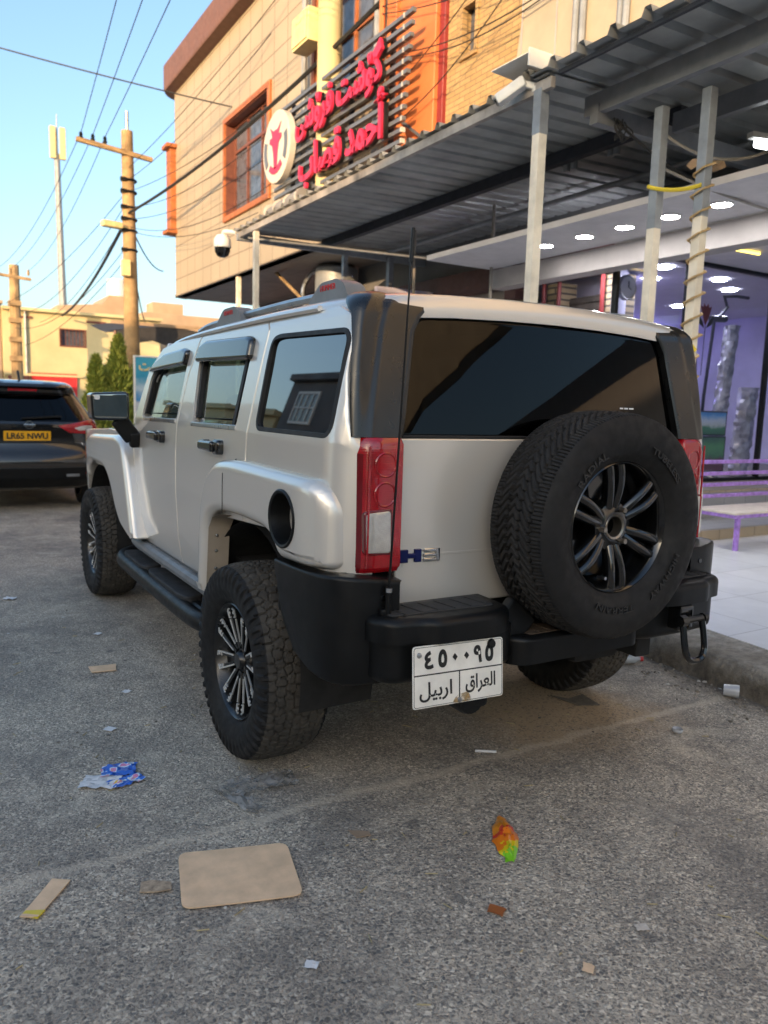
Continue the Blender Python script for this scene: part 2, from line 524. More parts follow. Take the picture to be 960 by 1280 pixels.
class B:
    """collects shapes that become one mesh object"""
    def __init__(self):
        self.bm = bmesh.new()
        self.mi = 0
    def _f(self, vs):
        try:
            f = self.bm.faces.new(vs)
            f.material_index = self.mi
            return f
        except ValueError:
            return None
    def merge(self, src, M4=None):
        """append another bmesh"""
        vm = {}
        for v in src.verts:
            vm[v] = self.bm.verts.new(M4 @ v.co if M4 else v.co)
        for f in src.faces:
            nf = self._f([vm[v] for v in f.verts])
        src.free()
    def box(self, c, s, rot=None, bev=0.0, seg=2):
        b = bmesh.new()
        bmesh.ops.create_cube(b, size=1)
        bmesh.ops.scale(b, vec=s, verts=b.verts)
        if bev:
            bmesh.ops.bevel(b, geom=list(b.edges), offset=min(bev, min(s) * .45), segments=seg, profile=.5, affect='EDGES')
        m = Matrix.Translation(c)
        if rot is not None:
            m = m @ (rot if isinstance(rot, Matrix) else Matrix.Rotation(rot, 4, 'Z'))
        self.merge(b, m)
        return self
    def bar(self, p, q, w, h, up=(0, 0, 1), bev=0.0):
        p, q = Vector(p), Vector(q)
        d = q - p
        z = d.normalized()
        u = Vector(up)
        if abs(z.dot(u)) > .99: u = Vector((1, 0, 0))
        x = z.cross(u).normalized(); y = x.cross(z)   # y ~ up
        m = Matrix((x, y, z)).transposed().to_4x4()
        m.translation = (p + q) / 2
        return self.box((0, 0, 0), (w, h, d.length), m, bev)
    def tube(self, pts, r, n=8, cap=True, closed=False):
        pts = [Vector(p) for p in pts]
        m = len(pts)
        rr = r if hasattr(r, '__len__') else [r] * m
        rings = []
        prev = None
        for i, p in enumerate(pts):
            if closed: tg = pts[(i + 1) % m] - pts[i - 1]
            else: tg = pts[min(i + 1, m - 1)] - pts[max(i - 1, 0)]
            tg.normalize()
            if prev is None:
                u = Vector((0, 0, 1)) if abs(tg.z) < .9 else Vector((1, 0, 0))
                a = tg.cross(u).normalized()
            else:
                a = (prev - tg * prev.dot(tg)).normalized()
            prev = a
            b2 = tg.cross(a)
            rings.append([self.bm.verts.new(p + (a * cos(2 * pi * k / n) + b2 * sin(2 * pi * k / n)) * rr[i]) for k in range(n)])
        for i in range(m if closed else m - 1):
            A, C = rings[i], rings[(i + 1) % m]
            for k in range(n):
                self._f([A[k], A[(k + 1) % n], C[(k + 1) % n], C[k]])
        if cap and not closed:
            self._f(rings[0][::-1]); self._f(rings[-1])
        return self
    def lathe(self, prof, M4, n=48, close=False):
        """prof: (radius, along) pairs, spun about local Z of M4"""
        rings = []
        for (r, z) in prof:
            if r < 1e-6:
                rings.append([self.bm.verts.new(M4 @ Vector((0, 0, z)))])
            else:
                rings.append([self.bm.verts.new(M4 @ Vector((r * cos(2 * pi * k / n), r * sin(2 * pi * k / n), z))) for k in range(n)])
        for i in range(len(rings) - (0 if close else 1)):
            A, C = rings[i], rings[(i + 1) % len(rings)]
            for k in range(n):
                k2 = (k + 1) % n
                if len(A) == 1 and len(C) == 1: continue
                if len(A) == 1: self._f([A[0], C[k2], C[k]])
                elif len(C) == 1: self._f([A[k], A[k2], C[0]])
                else: self._f([A[k], A[k2], C[k2], C[k]])
        return self
    def grid(self, rows, closed_u=False):
        """rows: list of rows of points"""
        V = [[self.bm.verts.new(p) for p in r] for r in rows]
        for i in range(len(V) - 1):
            n = len(V[i])
            for k in range(n if closed_u else n - 1):
                self._f([V[i][k], V[i][(k + 1) % n], V[i + 1][(k + 1) % n], V[i + 1][k]])
        return self
    def slab(self, outline, d0, d1, fm, w=0.0, seg=3, holes=(), cuts_a=(), cuts_b=(), back=True, hw=0.0):
        """outline (a,b) from depth d0 (hidden side) to d1 (seen side), seen edge rounded by w; holes go right through. fm(a,b,d)->point"""
        b = bmesh.new()
        o = ccw(outline)
        s = 1 if d1 > d0 else -1
        loops = [[(p[0], p[1], d0) for p in o]]
        if w > 0:
            for i in range(seg + 1):
                th = i / seg * pi / 2
                l = inset(o, w * (1 - cos(th)))
                loops.append([(p[0], p[1], d1 - s * w * (1 - sin(th))) for p in l])
        else:
            loops.append([(p[0], p[1], d1) for p in o])
        VL = [[b.verts.new(p) for p in l] for l in loops]
        n = len(o)
        for A, C in zip(VL, VL[1:]):
            for k in range(n):
                try: b.faces.new([A[k], A[(k + 1) % n], C[(k + 1) % n], C[k]])
                except ValueError: pass
        hv = []
        for h in holes:
            h = ccw(h)[::-1]
            f = [b.verts.new((p[0], p[1], d1)) for p in h]
            r = [b.verts.new((p[0], p[1], d0)) for p in h]
            for k in range(len(h)):
                b.faces.new([r[k], r[(k + 1) % len(h)], f[(k + 1) % len(h)], f[k]])
            hv.append((f, r))
        def cap(outer, hs):
            polys = [[Vector((v.co.x, v.co.y, 0)) for v in outer]] + [[Vector((v.co.x, v.co.y, 0)) for v in h] for h in hs]
            flat = list(outer) + [v for h in hs for v in h]
            for tri in tessellate_polygon(polys):
                try: b.faces.new([flat[i] for i in tri])
                except ValueError: pass
        cap(VL[-1], [h[0] for h in hv])
        if back: cap(VL[0], [h[1] for h in hv])
        for a in cuts_a:
            bmesh.ops.bisect_plane(b, geom=list(b.verts) + list(b.edges) + list(b.faces), plane_co=(a, 0, 0), plane_no=(1, 0, 0), dist=1e-5)
        for c in cuts_b:
            bmesh.ops.bisect_plane(b, geom=list(b.verts) + list(b.edges) + list(b.faces), plane_co=(0, c, 0), plane_no=(0, 1, 0), dist=1e-5)
        for v in b.verts:
            v.co = Vector(fm(v.co.x, v.co.y, v.co.z))
        bmesh.ops.recalc_face_normals(b, faces=list(b.faces))
        self.merge(b)
        return self
    def done(self, name, mats, parent=None, smooth=35, recalc=True):
        if recalc:
            bmesh.ops.recalc_face_normals(self.bm, faces=list(self.bm.faces))
        me = bpy.data.meshes.new(name)
        self.bm.to_mesh(me)
        self.bm.free()
        return link_mesh(name, me, mats, parent, smooth)

def curve_pts(pts, n=8):
    """Catmull-Rom through points"""
    P = [Vector(p) for p in pts]
    P = [P[0] * 2 - P[1]] + P + [P[-1] * 2 - P[-2]]
    out = []
    for i in range(1, len(P) - 2):
        for k in range(n):
            s = k / n
            a, b_, c, d_ = P[i - 1], P[i], P[i + 1], P[i + 2]
            out.append(.5 * ((2 * b_) + (c - a) * s + (2 * a - 5 * b_ + 4 * c - d_) * s * s + (3 * b_ - a - 3 * c + d_) * s ** 3))
    out.append(P[-2])
    return out

def sag(p, q, s, n=14):
    p, q = Vector(p), Vector(q)
    return [p.lerp(q, k / n) - Vector((0, 0, s * 4 * (k / n) * (1 - k / n))) for k in range(n + 1)]

def text_mesh(body, size, depth, M4, bold=0.0, width=None, fit_h=None, bend=None, bevel=0.0):
    c = bpy.data.curves.new('text', 'FONT')
    c.body = body
    c.size = size
    c.extrude = depth / 2
    c.offset = bold
    c.align_x = 'CENTER'
    c.align_y = 'CENTER'
    c.resolution_u = 3
    o = bpy.data.objects.new('text', c)
    COL.objects.link(o)
    bpy.context.view_layer.update()
    me = bpy.data.meshes.new_from_object(o.evaluated_get(bpy.context.evaluated_depsgraph_get()))
    bpy.data.objects.remove(o)
    bpy.data.curves.remove(c)
    xs = [v.co.x for v in me.vertices]; ys = [v.co.y for v in me.vertices]
    x0, x1, y0, y1 = min(xs), max(xs), min(ys), max(ys)
    sx_ = (width / (x1 - x0)) if width else 1
    sy_ = (fit_h / (y1 - y0)) if fit_h else (sx_ if width else 1)
    for v in me.vertices:
        p = Vector(((v.co.x - (x0 + x1) / 2) * sx_, (v.co.y - (y0 + y1) / 2) * sy_, v.co.z))
        if bend:
            rad, th0 = bend
            a = th0 - p.x / rad
            p = Vector(((rad + p.y) * cos(a), (rad + p.y) * sin(a), p.z))
        v.co = M4 @ p
    return me

def text(name, body, size, depth, M4, mat, parent=None, **kw):
    me = text_mesh(body, size, depth, M4, **kw)
    return link_mesh(name, me, mat, parent, 0)

def add_mesh(b, me):
    b.bm.from_mesh(me)
    bpy.data.meshes.remove(me)

def axes(o, x, y, z):
    m = Matrix((Vector(x), Vector(y), Vector(z))).transposed().to_4x4()
    m.translation = o
    return m
FACE_S = lambda o: axes(o, (1, 0, 0), (0, 0, 1), (0, -1, 0))      # a plate that faces -Y
FACE_W = lambda o: axes(o, (0, -1, 0), (0, 0, 1), (-1, 0, 0))     # a plate that faces -X
ID = lambda a, b, d: (a, b, d)

def dup(o, loc=None, label=None, parent=None):
    c = o.copy()
    COL.objects.link(c)
    if parent is not None: c.parent = parent
    if loc is not None: c.location = loc
    if label: c['label'] = label
    for ch in [x for x in bpy.data.objects if x.parent == o]:
        dup(ch, parent=c)
    return c

# ================================================================== the silver off-road car
def sxf(z):
    return float(np.interp(z, [.3, .58, .66, .76, 1.0, 1.33, 1.45, 1.6, 1.74, 1.775, 1.80, 1.84],
                           [.88, .895, .915, .93, .938, .93, .907, .877, .845, .832, .79, .62]))
def lean(z):
    return max(0.0, (z - 1.355)) * .17
def corner_in(y, z=1.0):
    t_ = min(1, max(0, (.085 + lean(z) * .45 - y) / .085))
    c = .10 * (1 - math.sqrt(max(0, 1 - t_ * t_ * .98)))
    f = max(0, y - 4.15)
    return c + .35 * f * f
def side_fm(s):
    return lambda a, b, d: (s * (sxf(b) + d - corner_in(a, b)), a, b)
ZC = [.62, .66, .71, .76, .85, .93, 1.0, 1.08, 1.16, 1.24, 1.33, 1.39, 1.45, 1.525, 1.6, 1.67, 1.74, 1.76, 1.775]
YC = [.015, .03, .045, .06, .08, .11, .14, 4.2, 4.3, 4.4]

car = thing('off_road_car', 'silver boxy off-road car with black trim and a spare wheel on its tailgate', 'car', (0, 1.9, 0))

QW = rpoly([(.705, 1.352), (.075, 1.352), (.082, 1.688), (.655, 1.702), (.71, 1.69)], .045, 5)
RDW = rpoly([(1.52, 1.345, .03), (.925, 1.352, .02), (.905, 1.64, .01), (.905, 1.705, .03), (1.50, 1.722, .05), (1.59, 1.70, .03), (1.588, 1.63, .02)], .02)
FDW = rpoly([(1.79, 1.358, .02), (2.50, 1.345, .03), (2.45, 1.58, .04), (2.33, 1.665, .05), (2.2, 1.685, .03), (1.81, 1.70, .02), (1.78, 1.64, .02)], .02)
QP = [(-.004, .86), (-.004, 1.30), (.025, 1.40), (.060, 1.56), (.066, 1.70), (.105, 1.745), (.20, 1.776), (.812, 1.776), (.765, 1.735), (.773, 1.55), (.787, 1.33), (.797, 1.22), (.797, .97), (.4, .99), (.25, .88)]
RDP = [(.818, 1.776), (.772, 1.735), (.780, 1.55), (.794, 1.33), (.804, 1.22), (.804, .97), (1.06, .955), (1.17, .86), (1.19, .62), (1.757, .61), (1.757, .8), (1.773, 1.05), (1.781, 1.2), (1.760, 1.36), (1.722, 1.57), (1.665, 1.70), (1.63, 1.776)]
FDP = [(1.765, .61), (1.765, .8), (1.781, 1.05), (1.789, 1.2), (1.768, 1.36), (1.730, 1.57), (1.673, 1.70), (1.638, 1.776), (2.02, 1.768), (2.33, 1.735), (2.52, 1.63), (2.655, 1.36), (2.668, 1.23), (2.668, .78), (2.62, .61)]
FEN = [(2.676, 1.24), (2.676, .78), (2.63, .61), (3.2, .61), (3.25, .85), (3.45, .97), (4.05, .97), (4.22, .85), (4.28, .62), (4.52, .62), (4.54, 1.16), (4.4, 1.20), (3.4, 1.245)]

def panel(name, outl, s, hole=None, r=.006, mat='paint', extra=0.0, parent=car, th=.05):
    return B().slab(rpoly(outl, r, 2), -th, extra, side_fm(s), .006, 2, [hole] if hole else [], YC, ZC).done(name, M[mat], parent, 20)

body = None
for s in (-1, 1):
    q = panel('quarter_panel', QP, s, QW)
    rd = panel('rear_door', RDP, s, RDW)
    fd = panel('front_door', FDP, s, FDW)
    fe = panel('front_fender', FEN, s)
    # glass and seals
    B().slab(inset(ccw(QW), .002), -.024, -.010, lambda a, b, d, s=s: (s * (float(np.interp(b, [1.33, 1.74], [.93, .847])) + d), a, b), 0, 1, [], [], []).done('quarter_window', M['privacy'], q)
    ring = B(); ring.slab(inset(ccw(QW), -.010), -.02, .0022, side_fm(s), .002, 1, [inset(ccw(QW), .006)], YC, ZC); ring.done('window_seal', M['rubber_seal'], q)
    for dr, wo, bars in ((rd, RDW, [((.985, 1.34), (.965, 1.715))]), (fd, FDW, [])):
        B().slab(inset(ccw(wo), -.004), -.036, -.030, side_fm(s), 0, 1, [], [], ZC).done('window_glass', M['tint'], dr)
        fr = B(); fr.slab(inset(ccw(wo), -.002), -.034, -.012, side_fm(s), .002, 1, [inset(ccw(wo), .028)], [], ZC)
        for (a, b_) in bars:
            A_ = Vector(side_fm(s)(a[0], a[1], -.022)); C_ = Vector(side_fm(s)(b_[0], b_[1], -.022))
            fr.bar(A_, C_, .03, .028, (1, 0, 0))
        fr.done('window_frame', M['rubber_seal'], dr)
        # bright lower sill strip
        ys = [p[0] for p in wo]; y0, y1 = min(ys) + .02, max(ys) - .05
        sl = B(); sl.slab(rpoly([(y0, 1.334), (y1, 1.330), (y1, 1.350), (y0, 1.356)], .004), -.01, .005, side_fm(s), .003, 2); sl.done('window_sill', M['steel'], dr)
    # weather visors over the door windows
    for dr, vo in ((rd, [(1.60, 1.635), (.885, 1.622), (.890, 1.705), (.94, 1.722), (1.50, 1.733), (1.585, 1.713)]),
                   (fd, [(2.46, 1.605), (1.782, 1.628), (1.775, 1.70), (1.86, 1.716), (2.2, 1.702), (2.36, 1.665)])):
        v = B(); v.slab(rpoly(vo, .02), -.004, .026, side_fm(s), .018, 4, [], [1.0, 1.2, 1.4, 1.9, 2.1, 2.3], [1.64, 1.66, 1.68, 1.70, 1.715]); v.done('window_visor', M['black_gloss'], dr)
    # door handles
    for dr, ya, yb in ((rd, 1.06, 1.295), (fd, 1.985, 2.22)):
        h = B()
        z = 1.255
        h.slab(rpoly([(ya, z - .032), (ya + .075, z - .036), (ya + .075, z + .034), (ya, z + .03)], .02), -.005, .03, side_fm(s), .012, 3)
        h.slab(rpoly([(ya + .05, z - .024), (yb, z - .020), (yb, z + .020), (ya + .05, z + .024)], .016), .018, .044, side_fm(s), .010, 3)
        h.slab(rpoly([(yb - .05, z - .024), (yb + .015, z - .02), (yb + .015, z + .022), (yb - .05, z + .026)], .016), -.005, .032, side_fm(s), .010, 3)
        h.done('handle', M['black_gloss'], dr)
    text('fender_badge', 'H3', .06, .006, Matrix.Translation((s * (sxf(.8) + .003), 2.745, .80)) @ (FACE_W((0, 0, 0)) if s < 0 else axes((0, 0, 0), (0, 1, 0), (0, 0, 1), (1, 0, 0))), M['black_gloss'], fe, bold=.003, width=.07)
    # sill tube below the doors
    B().tube([(s * .90, 1.12, .565), (s * .915, 1.3, .572), (s * .915, 2.6, .572), (s * .90, 2.78, .568)], .034, 10).box((s * .86, 1.95, .575), (.07, 1.7, .09), None, .01).done('sill_trim', M['grey_metal'], car)
    # wheel-arch liners
    for yc in (.773, 3.757):
        ln = B()
        rows = []
        for x in (.92, .62):
            rows.append([(s * x, yc + .50 * cos(th), .47 + .50 * sin(th)) for th in np.linspace(-.25, pi + .25, 24)])
        ln.grid(rows)
        ln.grid([[(s * .62, yc + .50 * cos(th), .47 + .50 * sin(th)) for th in np.linspace(-.25, pi + .25, 24)], [(s * .62, yc, .5)] * 24])
        ln.done('arch_liner', M['dark'], car, recalc=False)

# flares: puffed outlines with rounded outer edges
def flare_fm(s, y_end=None):
    def f(a, b, d):
        return (s * d, a, b)
    return f
RF = [(.015, .925, .03), (.02, 1.14, .05), (.07, 1.21, .06), (.80, 1.222, .1), (1.03, 1.206, .12), (1.15, 1.10, .10), (1.205, .96, .08), (1.225, .80, .05), (1.235, .60, .01),
      (1.150, .60, .01), (1.135, .72, .05), (1.112, .91, .04), (1.06, .972, .06), (.95, 1.0, .1), (.685, 1.008, .1), (.46, 1.0, .06), (.375, .975, .03), (.315, .915, .03)]
FF = [(4.28, .88, .02), (4.25, 1.06, .06), (4.05, 1.15, .1), (3.75, 1.195, .1), (2.86, 1.226, .10), (2.72, 1.18, .08), (2.62, .98, .1), (2.51, .72, .05), (2.46, .625, .02),
      (2.60, .615, .02), (2.80, .66, .05), (2.93, .74, .06), (3.10, .915, .1), (3.28, .99, .1), (3.75, 1.0, .1), (4.02, .94, .06), (4.06, .86, .02)]
FC = (.268, 1.062)
for s in (-1, 1):
    hole = [(FC[0] + .098 * cos(k / 40 * 2 * pi), FC[1] + .092 * sin(k / 40 * 2 * pi)) for k in range(40)]
    fm = lambda a, b, d, s=s: (s * (d - (.0 if a > .16 else .065 * ((.16 - a) / .16) ** 2)), a, b)
    f = B(); f.slab(rpoly(RF, .03, 5), .90, 1.003, fm, .042, 6, [hole] if s < 0 else [], [.03, .06, .09, .12, .16], [])
    fo = f.done('rear_flare', M['paint'], car, 50)
    # split line towards the door
    B().bar((s * 1.0035, .872, 1.0), (s * 1.0035, .868, 1.165), .004, .002, (s, 0, 0)).bar((s * 1.0, .869, 1.165), (s * .945, .866, 1.221), .004, .003, (s, 0, 1)).done('panel_gap', M['dark'], fo)
    lip = B()
    pr = [(1.137, .61), (1.122, .72), (1.10, .905), (1.05, .958), (.95, .985)]
    rows = [[(s * .985, a, b) for a, b in pr], [(s * .90, a - .03, b - .01) for a, b in pr]]
    lip.grid(rows); lip.done('arch_lip', basic('dusty_lip', (.30, .25, .19), .8), fo, recalc=False)
    rv = B()
    for a, b in ((1.131, .66), (1.122, .72), (1.113, .80), (1.104, .87)):
        rv.box((s * .95, a - .012, b), (.014, .014, .014), None, .005)
    rv.done('rivet', M['steel'], fo)
    if s < 0:
        cup = B()
        m4 = axes((s * 1.0, FC[0], FC[1]), (0, 1, 0), (0, 0, 1), (s, 0, 0))
        m4 = m4 @ Matrix.Diagonal((1.0, .94, 1, 1))
        cup.lathe([(.108, .000), (.108, .006), (.103, .010), (.094, .006), (.088, -.02), (.080, -.07), (.04, -.078), (0, -.08)], m4, 40)
        cup.done('fuel_filler_cup', M['black_plastic'], fo)
        cp = B(); cp.lathe([(.050, -.08), (.050, -.055), (.042, -.05), (0, -.05)], m4 @ Matrix.Translation((-.01, -.015, 0)), 28)
        cp.box((s * .945, FC[0] - .01, FC[1] - .015), (.03, .018, .075), None, .006)
        cp.done('fuel_cap', M['black_gloss'], fo)
    fm2 = lambda a, b, d, s=s: (s * (d - (.0 if a < 3.75 else .09 * ((a - 3.75) / .5) ** 2)), a, b)
    f = B(); f.slab(rpoly(FF, .03, 5), .88, 1.003, fm2, .040, 6, [], [3.85, 3.95, 4.05, 4.15], [])
    fo = f.done('front_flare', M['paint'], car, 50)
    am = B(); am.slab(rpoly([(4.12, .98), (4.25, .96), (4.25, 1.07), (4.12, 1.09)], .02), .985, 1.012, fm2, .01, 3, [], [4.18], []); am.done('side_marker', M['amber'], fo)

# roof
xs_ = [-.838, -.832, -.815, -.79, -.745, -.69, -.5, -.25, 0]
zs_ = [.0, .014, .030, .042, .053, .060, .072, .080, .083]
xs_ = xs_ + [-x for x in xs_[-2::-1]]; zs_ = zs_ + zs_[-2::-1]
rows = []
for y, dz, k in ((.062, -.085, .93), (.058, -.062, .93), (.062, -.036, .93), (.075, -.016, .94), (.10, -.005, .95), (.15, 0, .965), (.22, .001, .985), (.35, .004, 1), (.8, .006, 1), (1.3, .002, 1), (1.7, -.006, .998), (2.0, -.018, .995), (2.15, -.032, .99), (2.27, -.055, .985), (2.33, -.075, .98)):
    rows.append([(x * k, y + .012 * (abs(x) / .8) ** 2 * (y < .12), 1.768 + z + dz) for x, z in zip(xs_, zs_)])
rf = B(); rf.grid(rows); roof = rf.done('roof', M['paint'], car, 50)
B().grid([[(x, y, 1.755) for x in (-.78, 0, .78)] for y in (.12, 1, 2.2)]).done('headliner', M['dark_cloth'], car)
for s in (-1, 1):
    B().tube(curve_pts([(s * .836, .34, 1.779), (s * .838, .8, 1.782), (s * .836, 1.6, 1.775), (s * .826, 2.1, 1.755), (s * .815, 2.33, 1.715)], 4), .012, 6).done('drip_rail', M['paint'], car)
# hood, cowl, windscreen, A pillars, front
rows = []
for y, z in ((2.70, 1.30), (2.85, 1.315), (3.4, 1.30), (4.0, 1.265), (4.42, 1.225), (4.56, 1.17), (4.58, 1.0)):
    rows.append([(x * (1 - .06 * max(0, (y - 3.8))), y, z - .07 * abs(x / .9) ** 6 + .012 * (abs(x) < .5)) for x in np.linspace(-.90, .90, 19)])
B().grid(rows).done('hood', M['paint'], car, 40)
gr = B(); gr.box((0, 4.56, .95), (1.5, .06, .26), None, .02)
for k in range(8): gr.box((-.55 + k * .157, 4.60, .95), (.05, .03, .2), None, .008)
gr.done('grille', M['black_gloss'], car)
for s in (-1, 1):
    B().lathe([(0, .02), (.08, .015), (.095, 0), (.095, -.03)], axes((s * .68, 4.585, .97), (1, 0, 0), (0, 0, 1), (0, 1, 0)), 24).done('headlight', M['clear_lens'], car)
B().box((0, 4.66, .66), (1.7, .16, .22), None, .05, 3).done('front_bumper', M['black_plastic'], car)
B().grid([[(x * (.80 if k == 0 else .86) / .8, (2.30 if k == 0 else 2.74) - .05 * (abs(x) / .8) ** 2 * 1.4, 1.755 if k == 0 else 1.29) for x in np.linspace(-.76, .76, 9)] for k in (0, 1)]).done('windscreen', M['tint'], car, recalc=False)
for s in (-1, 1):
    B().bar((s * .805, 2.27, 1.75), (s * .89, 2.72, 1.28), .06, .05, (s, 0, 0), .015).done('windscreen_pillar', M['paint'], car)

# rear black corner pillars
def resample(pts, n):
    P = [Vector(p) for p in pts]
    L_ = [0.0]
    for p, q in zip(P, P[1:]): L_.append(L_[-1] + (q - p).length)
    out = []
    for k in range(n):
        d_ = L_[-1] * k / (n - 1)
        j = min(len(P) - 2, max(i for i in range(len(L_)) if L_[i] <= d_ + 1e-9)) if d_ < L_[-1] - 1e-9 else len(P) - 2
        s_ = (d_ - L_[j]) / max(1e-9, L_[j + 1] - L_[j])
        out.append(P[j].lerp(P[j + 1], min(1, s_)))
    return out
for s in (-1, 1):
    rows = []
    prof = [(z, 0.0) for z in np.linspace(1.352, 1.745, 9)] + [(1.745 + .080 * sin(t_), .075 * (1 - cos(t_))) for t_ in np.linspace(0, pi / 2, 8)[1:]]
    for z, ins in prof:
        zb = min(z, 1.745)
        y1 = float(np.interp(zb, [1.352, 1.55, 1.745], [.0, .020, .092])) + max(0, z - 1.745) * 1.6
        L = lean(zb) + ins * 1.3
        xo = sxf(zb) + .009 - ins * .95 - max(0, z - 1.745) * .18
        xi = float(np.interp(z, [1.352, 1.735, 1.75, 1.79, 1.837], [.694, .622, .590, .572, .570]))
        y1 = max(y1, L + .01)
        sec = [(xo - .016 - corner_in(y1 - ins * 1.3, zb), y1 + .012), (xo - corner_in(y1 - ins * 1.3, zb), y1 + .002)]
        for q_ in (.12, .25, .4, .55, .7, .85, 1.0):
            yy = y1 + (L * .85 - y1) * q_
            sec.append((xo - corner_in(yy - ins * 1.3, zb), yy))
        sec += [(xo - .098, L - .004), (xo - .115, L - .009), (xi + .012, L - .009)]
        full = resample(sec, 26) + [Vector((xi + .002, L - .004)), Vector((xi - .002, L + .028))]
        rows.append([(s * p.x, p.y, z) for p in full])
    last = rows[-1]
    rows.append([(x * .985, max(y + .05, .26), z + .001) for x, y, z in last])
    rows.append([(x * .98, max(y + .10, .34), z - .006) for x, y, z in last])
    B().grid(rows).done('corner_pillar', M['black_satin'], car, 50)

# tailgate
def tg_fm(a, b, d):
    return (a, -d + .022 * (a / .7) ** 2 + lean(b), b)
tg = B()
tg.slab(rpoly([(-.698, .768), (.698, .768), (.695, 1.350), (-.695, 1.350)], .012, 3), -.04, .0, tg_fm, .008, 3, [], np.linspace(-.6, .6, 13), [.94, 1.1, 1.2])
tg = tg.done('tailgate', M['paint'], car)
cr = B(); cr.slab(rpoly([(-.668, .948), (.668, .948), (.668, .957), (-.668, .957)], .003), -.004, .0015, tg_fm, .001, 1, [], np.linspace(-.6, .6, 7)); 
cr.slab(rpoly([(-.671, .915), (-.664, .915), (-.664, .955), (-.671, .955)], .003), -.004, .0012, tg_fm, .001, 1); cr.done('press_line', M['paint'], tg)
GL = rpoly([(-.688, 1.358, .01), (.688, 1.358, .01), (.612, 1.742, .05), (.3, 1.758, .2), (-.3, 1.758, .2), (-.612, 1.742, .05)], .03, 5)
B().slab(GL, -.010, .002, tg_fm, .004, 2, [], np.linspace(-.6, .6, 9), [1.45, 1.55, 1.65, 1.7]).done('rear_window', M['rear_glass'], tg)
B().slab(inset(ccw(GL), -.002), -.016, -.0105, tg_fm, 0, 1, [inset(ccw(GL), .05)], np.linspace(-.6, .6, 9), [1.45, 1.55, 1.65, 1.7]).done('window_border', M['rubber_seal'], tg)
B().slab(rpoly([(-.69, 1.349), (.69, 1.349), (.69, 1.359), (-.69, 1.359)], .002), -.02, .003, tg_fm, .002, 1, [], np.linspace(-.6, .6, 9)).done('window_seal', M['rubber_seal'], tg)
def bit_(bb, x0, z0_, x1, z1_, d1=.010):
    bb.slab(rpoly([(x0, z0_), (x1, z0_), (x1, z1_), (x0, z1_)], .003), 0, d1, tg_fm, .0025, 2)
bd = B()
bit_(bd, -.686, .930, -.652, .975); bit_(bd, -.656, .944, -.622, .961, .009); bit_(bd, -.626, .930, -.600, .975)
bd.done('badge_letter', M['blue_badge'], tg)
bd = B()
for zz in (.930, .9465, .963): bit_(bd, -.592, zz, -.540, zz + .012)
bit_(bd, -.545, .930, -.527, .975)
bd.done('badge_numeral', M['chrome'], tg)
# body closing panel behind the tailgate
B().box((0, .10, 1.06), (1.70, .06, .58)).done('inner_panel', M['dark'], car)

# tail lamps
for s in (-1, 1):
    tl = B()
    zz = [.915, .922, .935, 1.0, 1.1, 1.2, 1.30, 1.332, 1.345, 1.351]
    rows = []
    for z in zz:
        e = 0.0
        if z < .93: e = .012 * (.935 - z) / .02
        if z > 1.34: e = .012 * (z - 1.335) / .016
        top = max(0, (z - 1.30)) * .35
        sec = [(.704 + e, .04), (.704 + e, -.020), (.710 + e, -.030 + e), (.78, -.032 + e), (.832 - top, -.026 + e), (.850 - top, -.016 + e), (.862 - top, .004), (.888 - top * .8 - e, .05), (.900 - top * .7 - e, .075), (.895 - top * .7 - e, .085), (.86, .085)]
        rows.append([(s * a, b, z) for a, b in sec])
    tl.grid(rows)
    for r_ in (rows[0], rows[-1]):
        tl._f([tl.bm.verts.new(p) for p in r_])
    tl.bm.faces.ensure_lookup_table()
    for f_ in tl.bm.faces:
        if all(abs(v.co.x) > .848 for v in f_.verts): f_.material_index = 1
    tl = tl.done('tail_light', [M['red_lens'], M['dark_lens']], car, 40)
    for zr_ in (1.17, 1.265):
        B().lathe([(.034, .0), (.038, .0025), (.042, .0)], axes((s * .775, -.0318, zr_), (1, 0, 0), (0, 0, 1), (0, -1, 0)), 28).done('lens_ring', M['red_lens'], tl)
    B().slab(rpoly([(.742, .972), (.848, .976), (.851, 1.118), (.746, 1.124)], .016), -.02, .0335, lambda a, b, d, s=s: (s * a, -d, b), .002, 1).done('lens_border', M['dark_lens'], tl)
    rl = B()
    rl.slab(rpoly([(.748, .978), (.842, .982), (.845, 1.112), (.752, 1.118)], .014), -.02, .0355, lambda a, b, d, s=s: (s * a, -d, b), .005, 2)
    rl.done('reverse_lens', M['clear_lens'], tl)
    ed = B(); ed.bar((s * .838, -.034, .935), (s * .836, -.034, 1.325), .006, .006); ed.done('lens_ridge', M['red_lens'], tl)

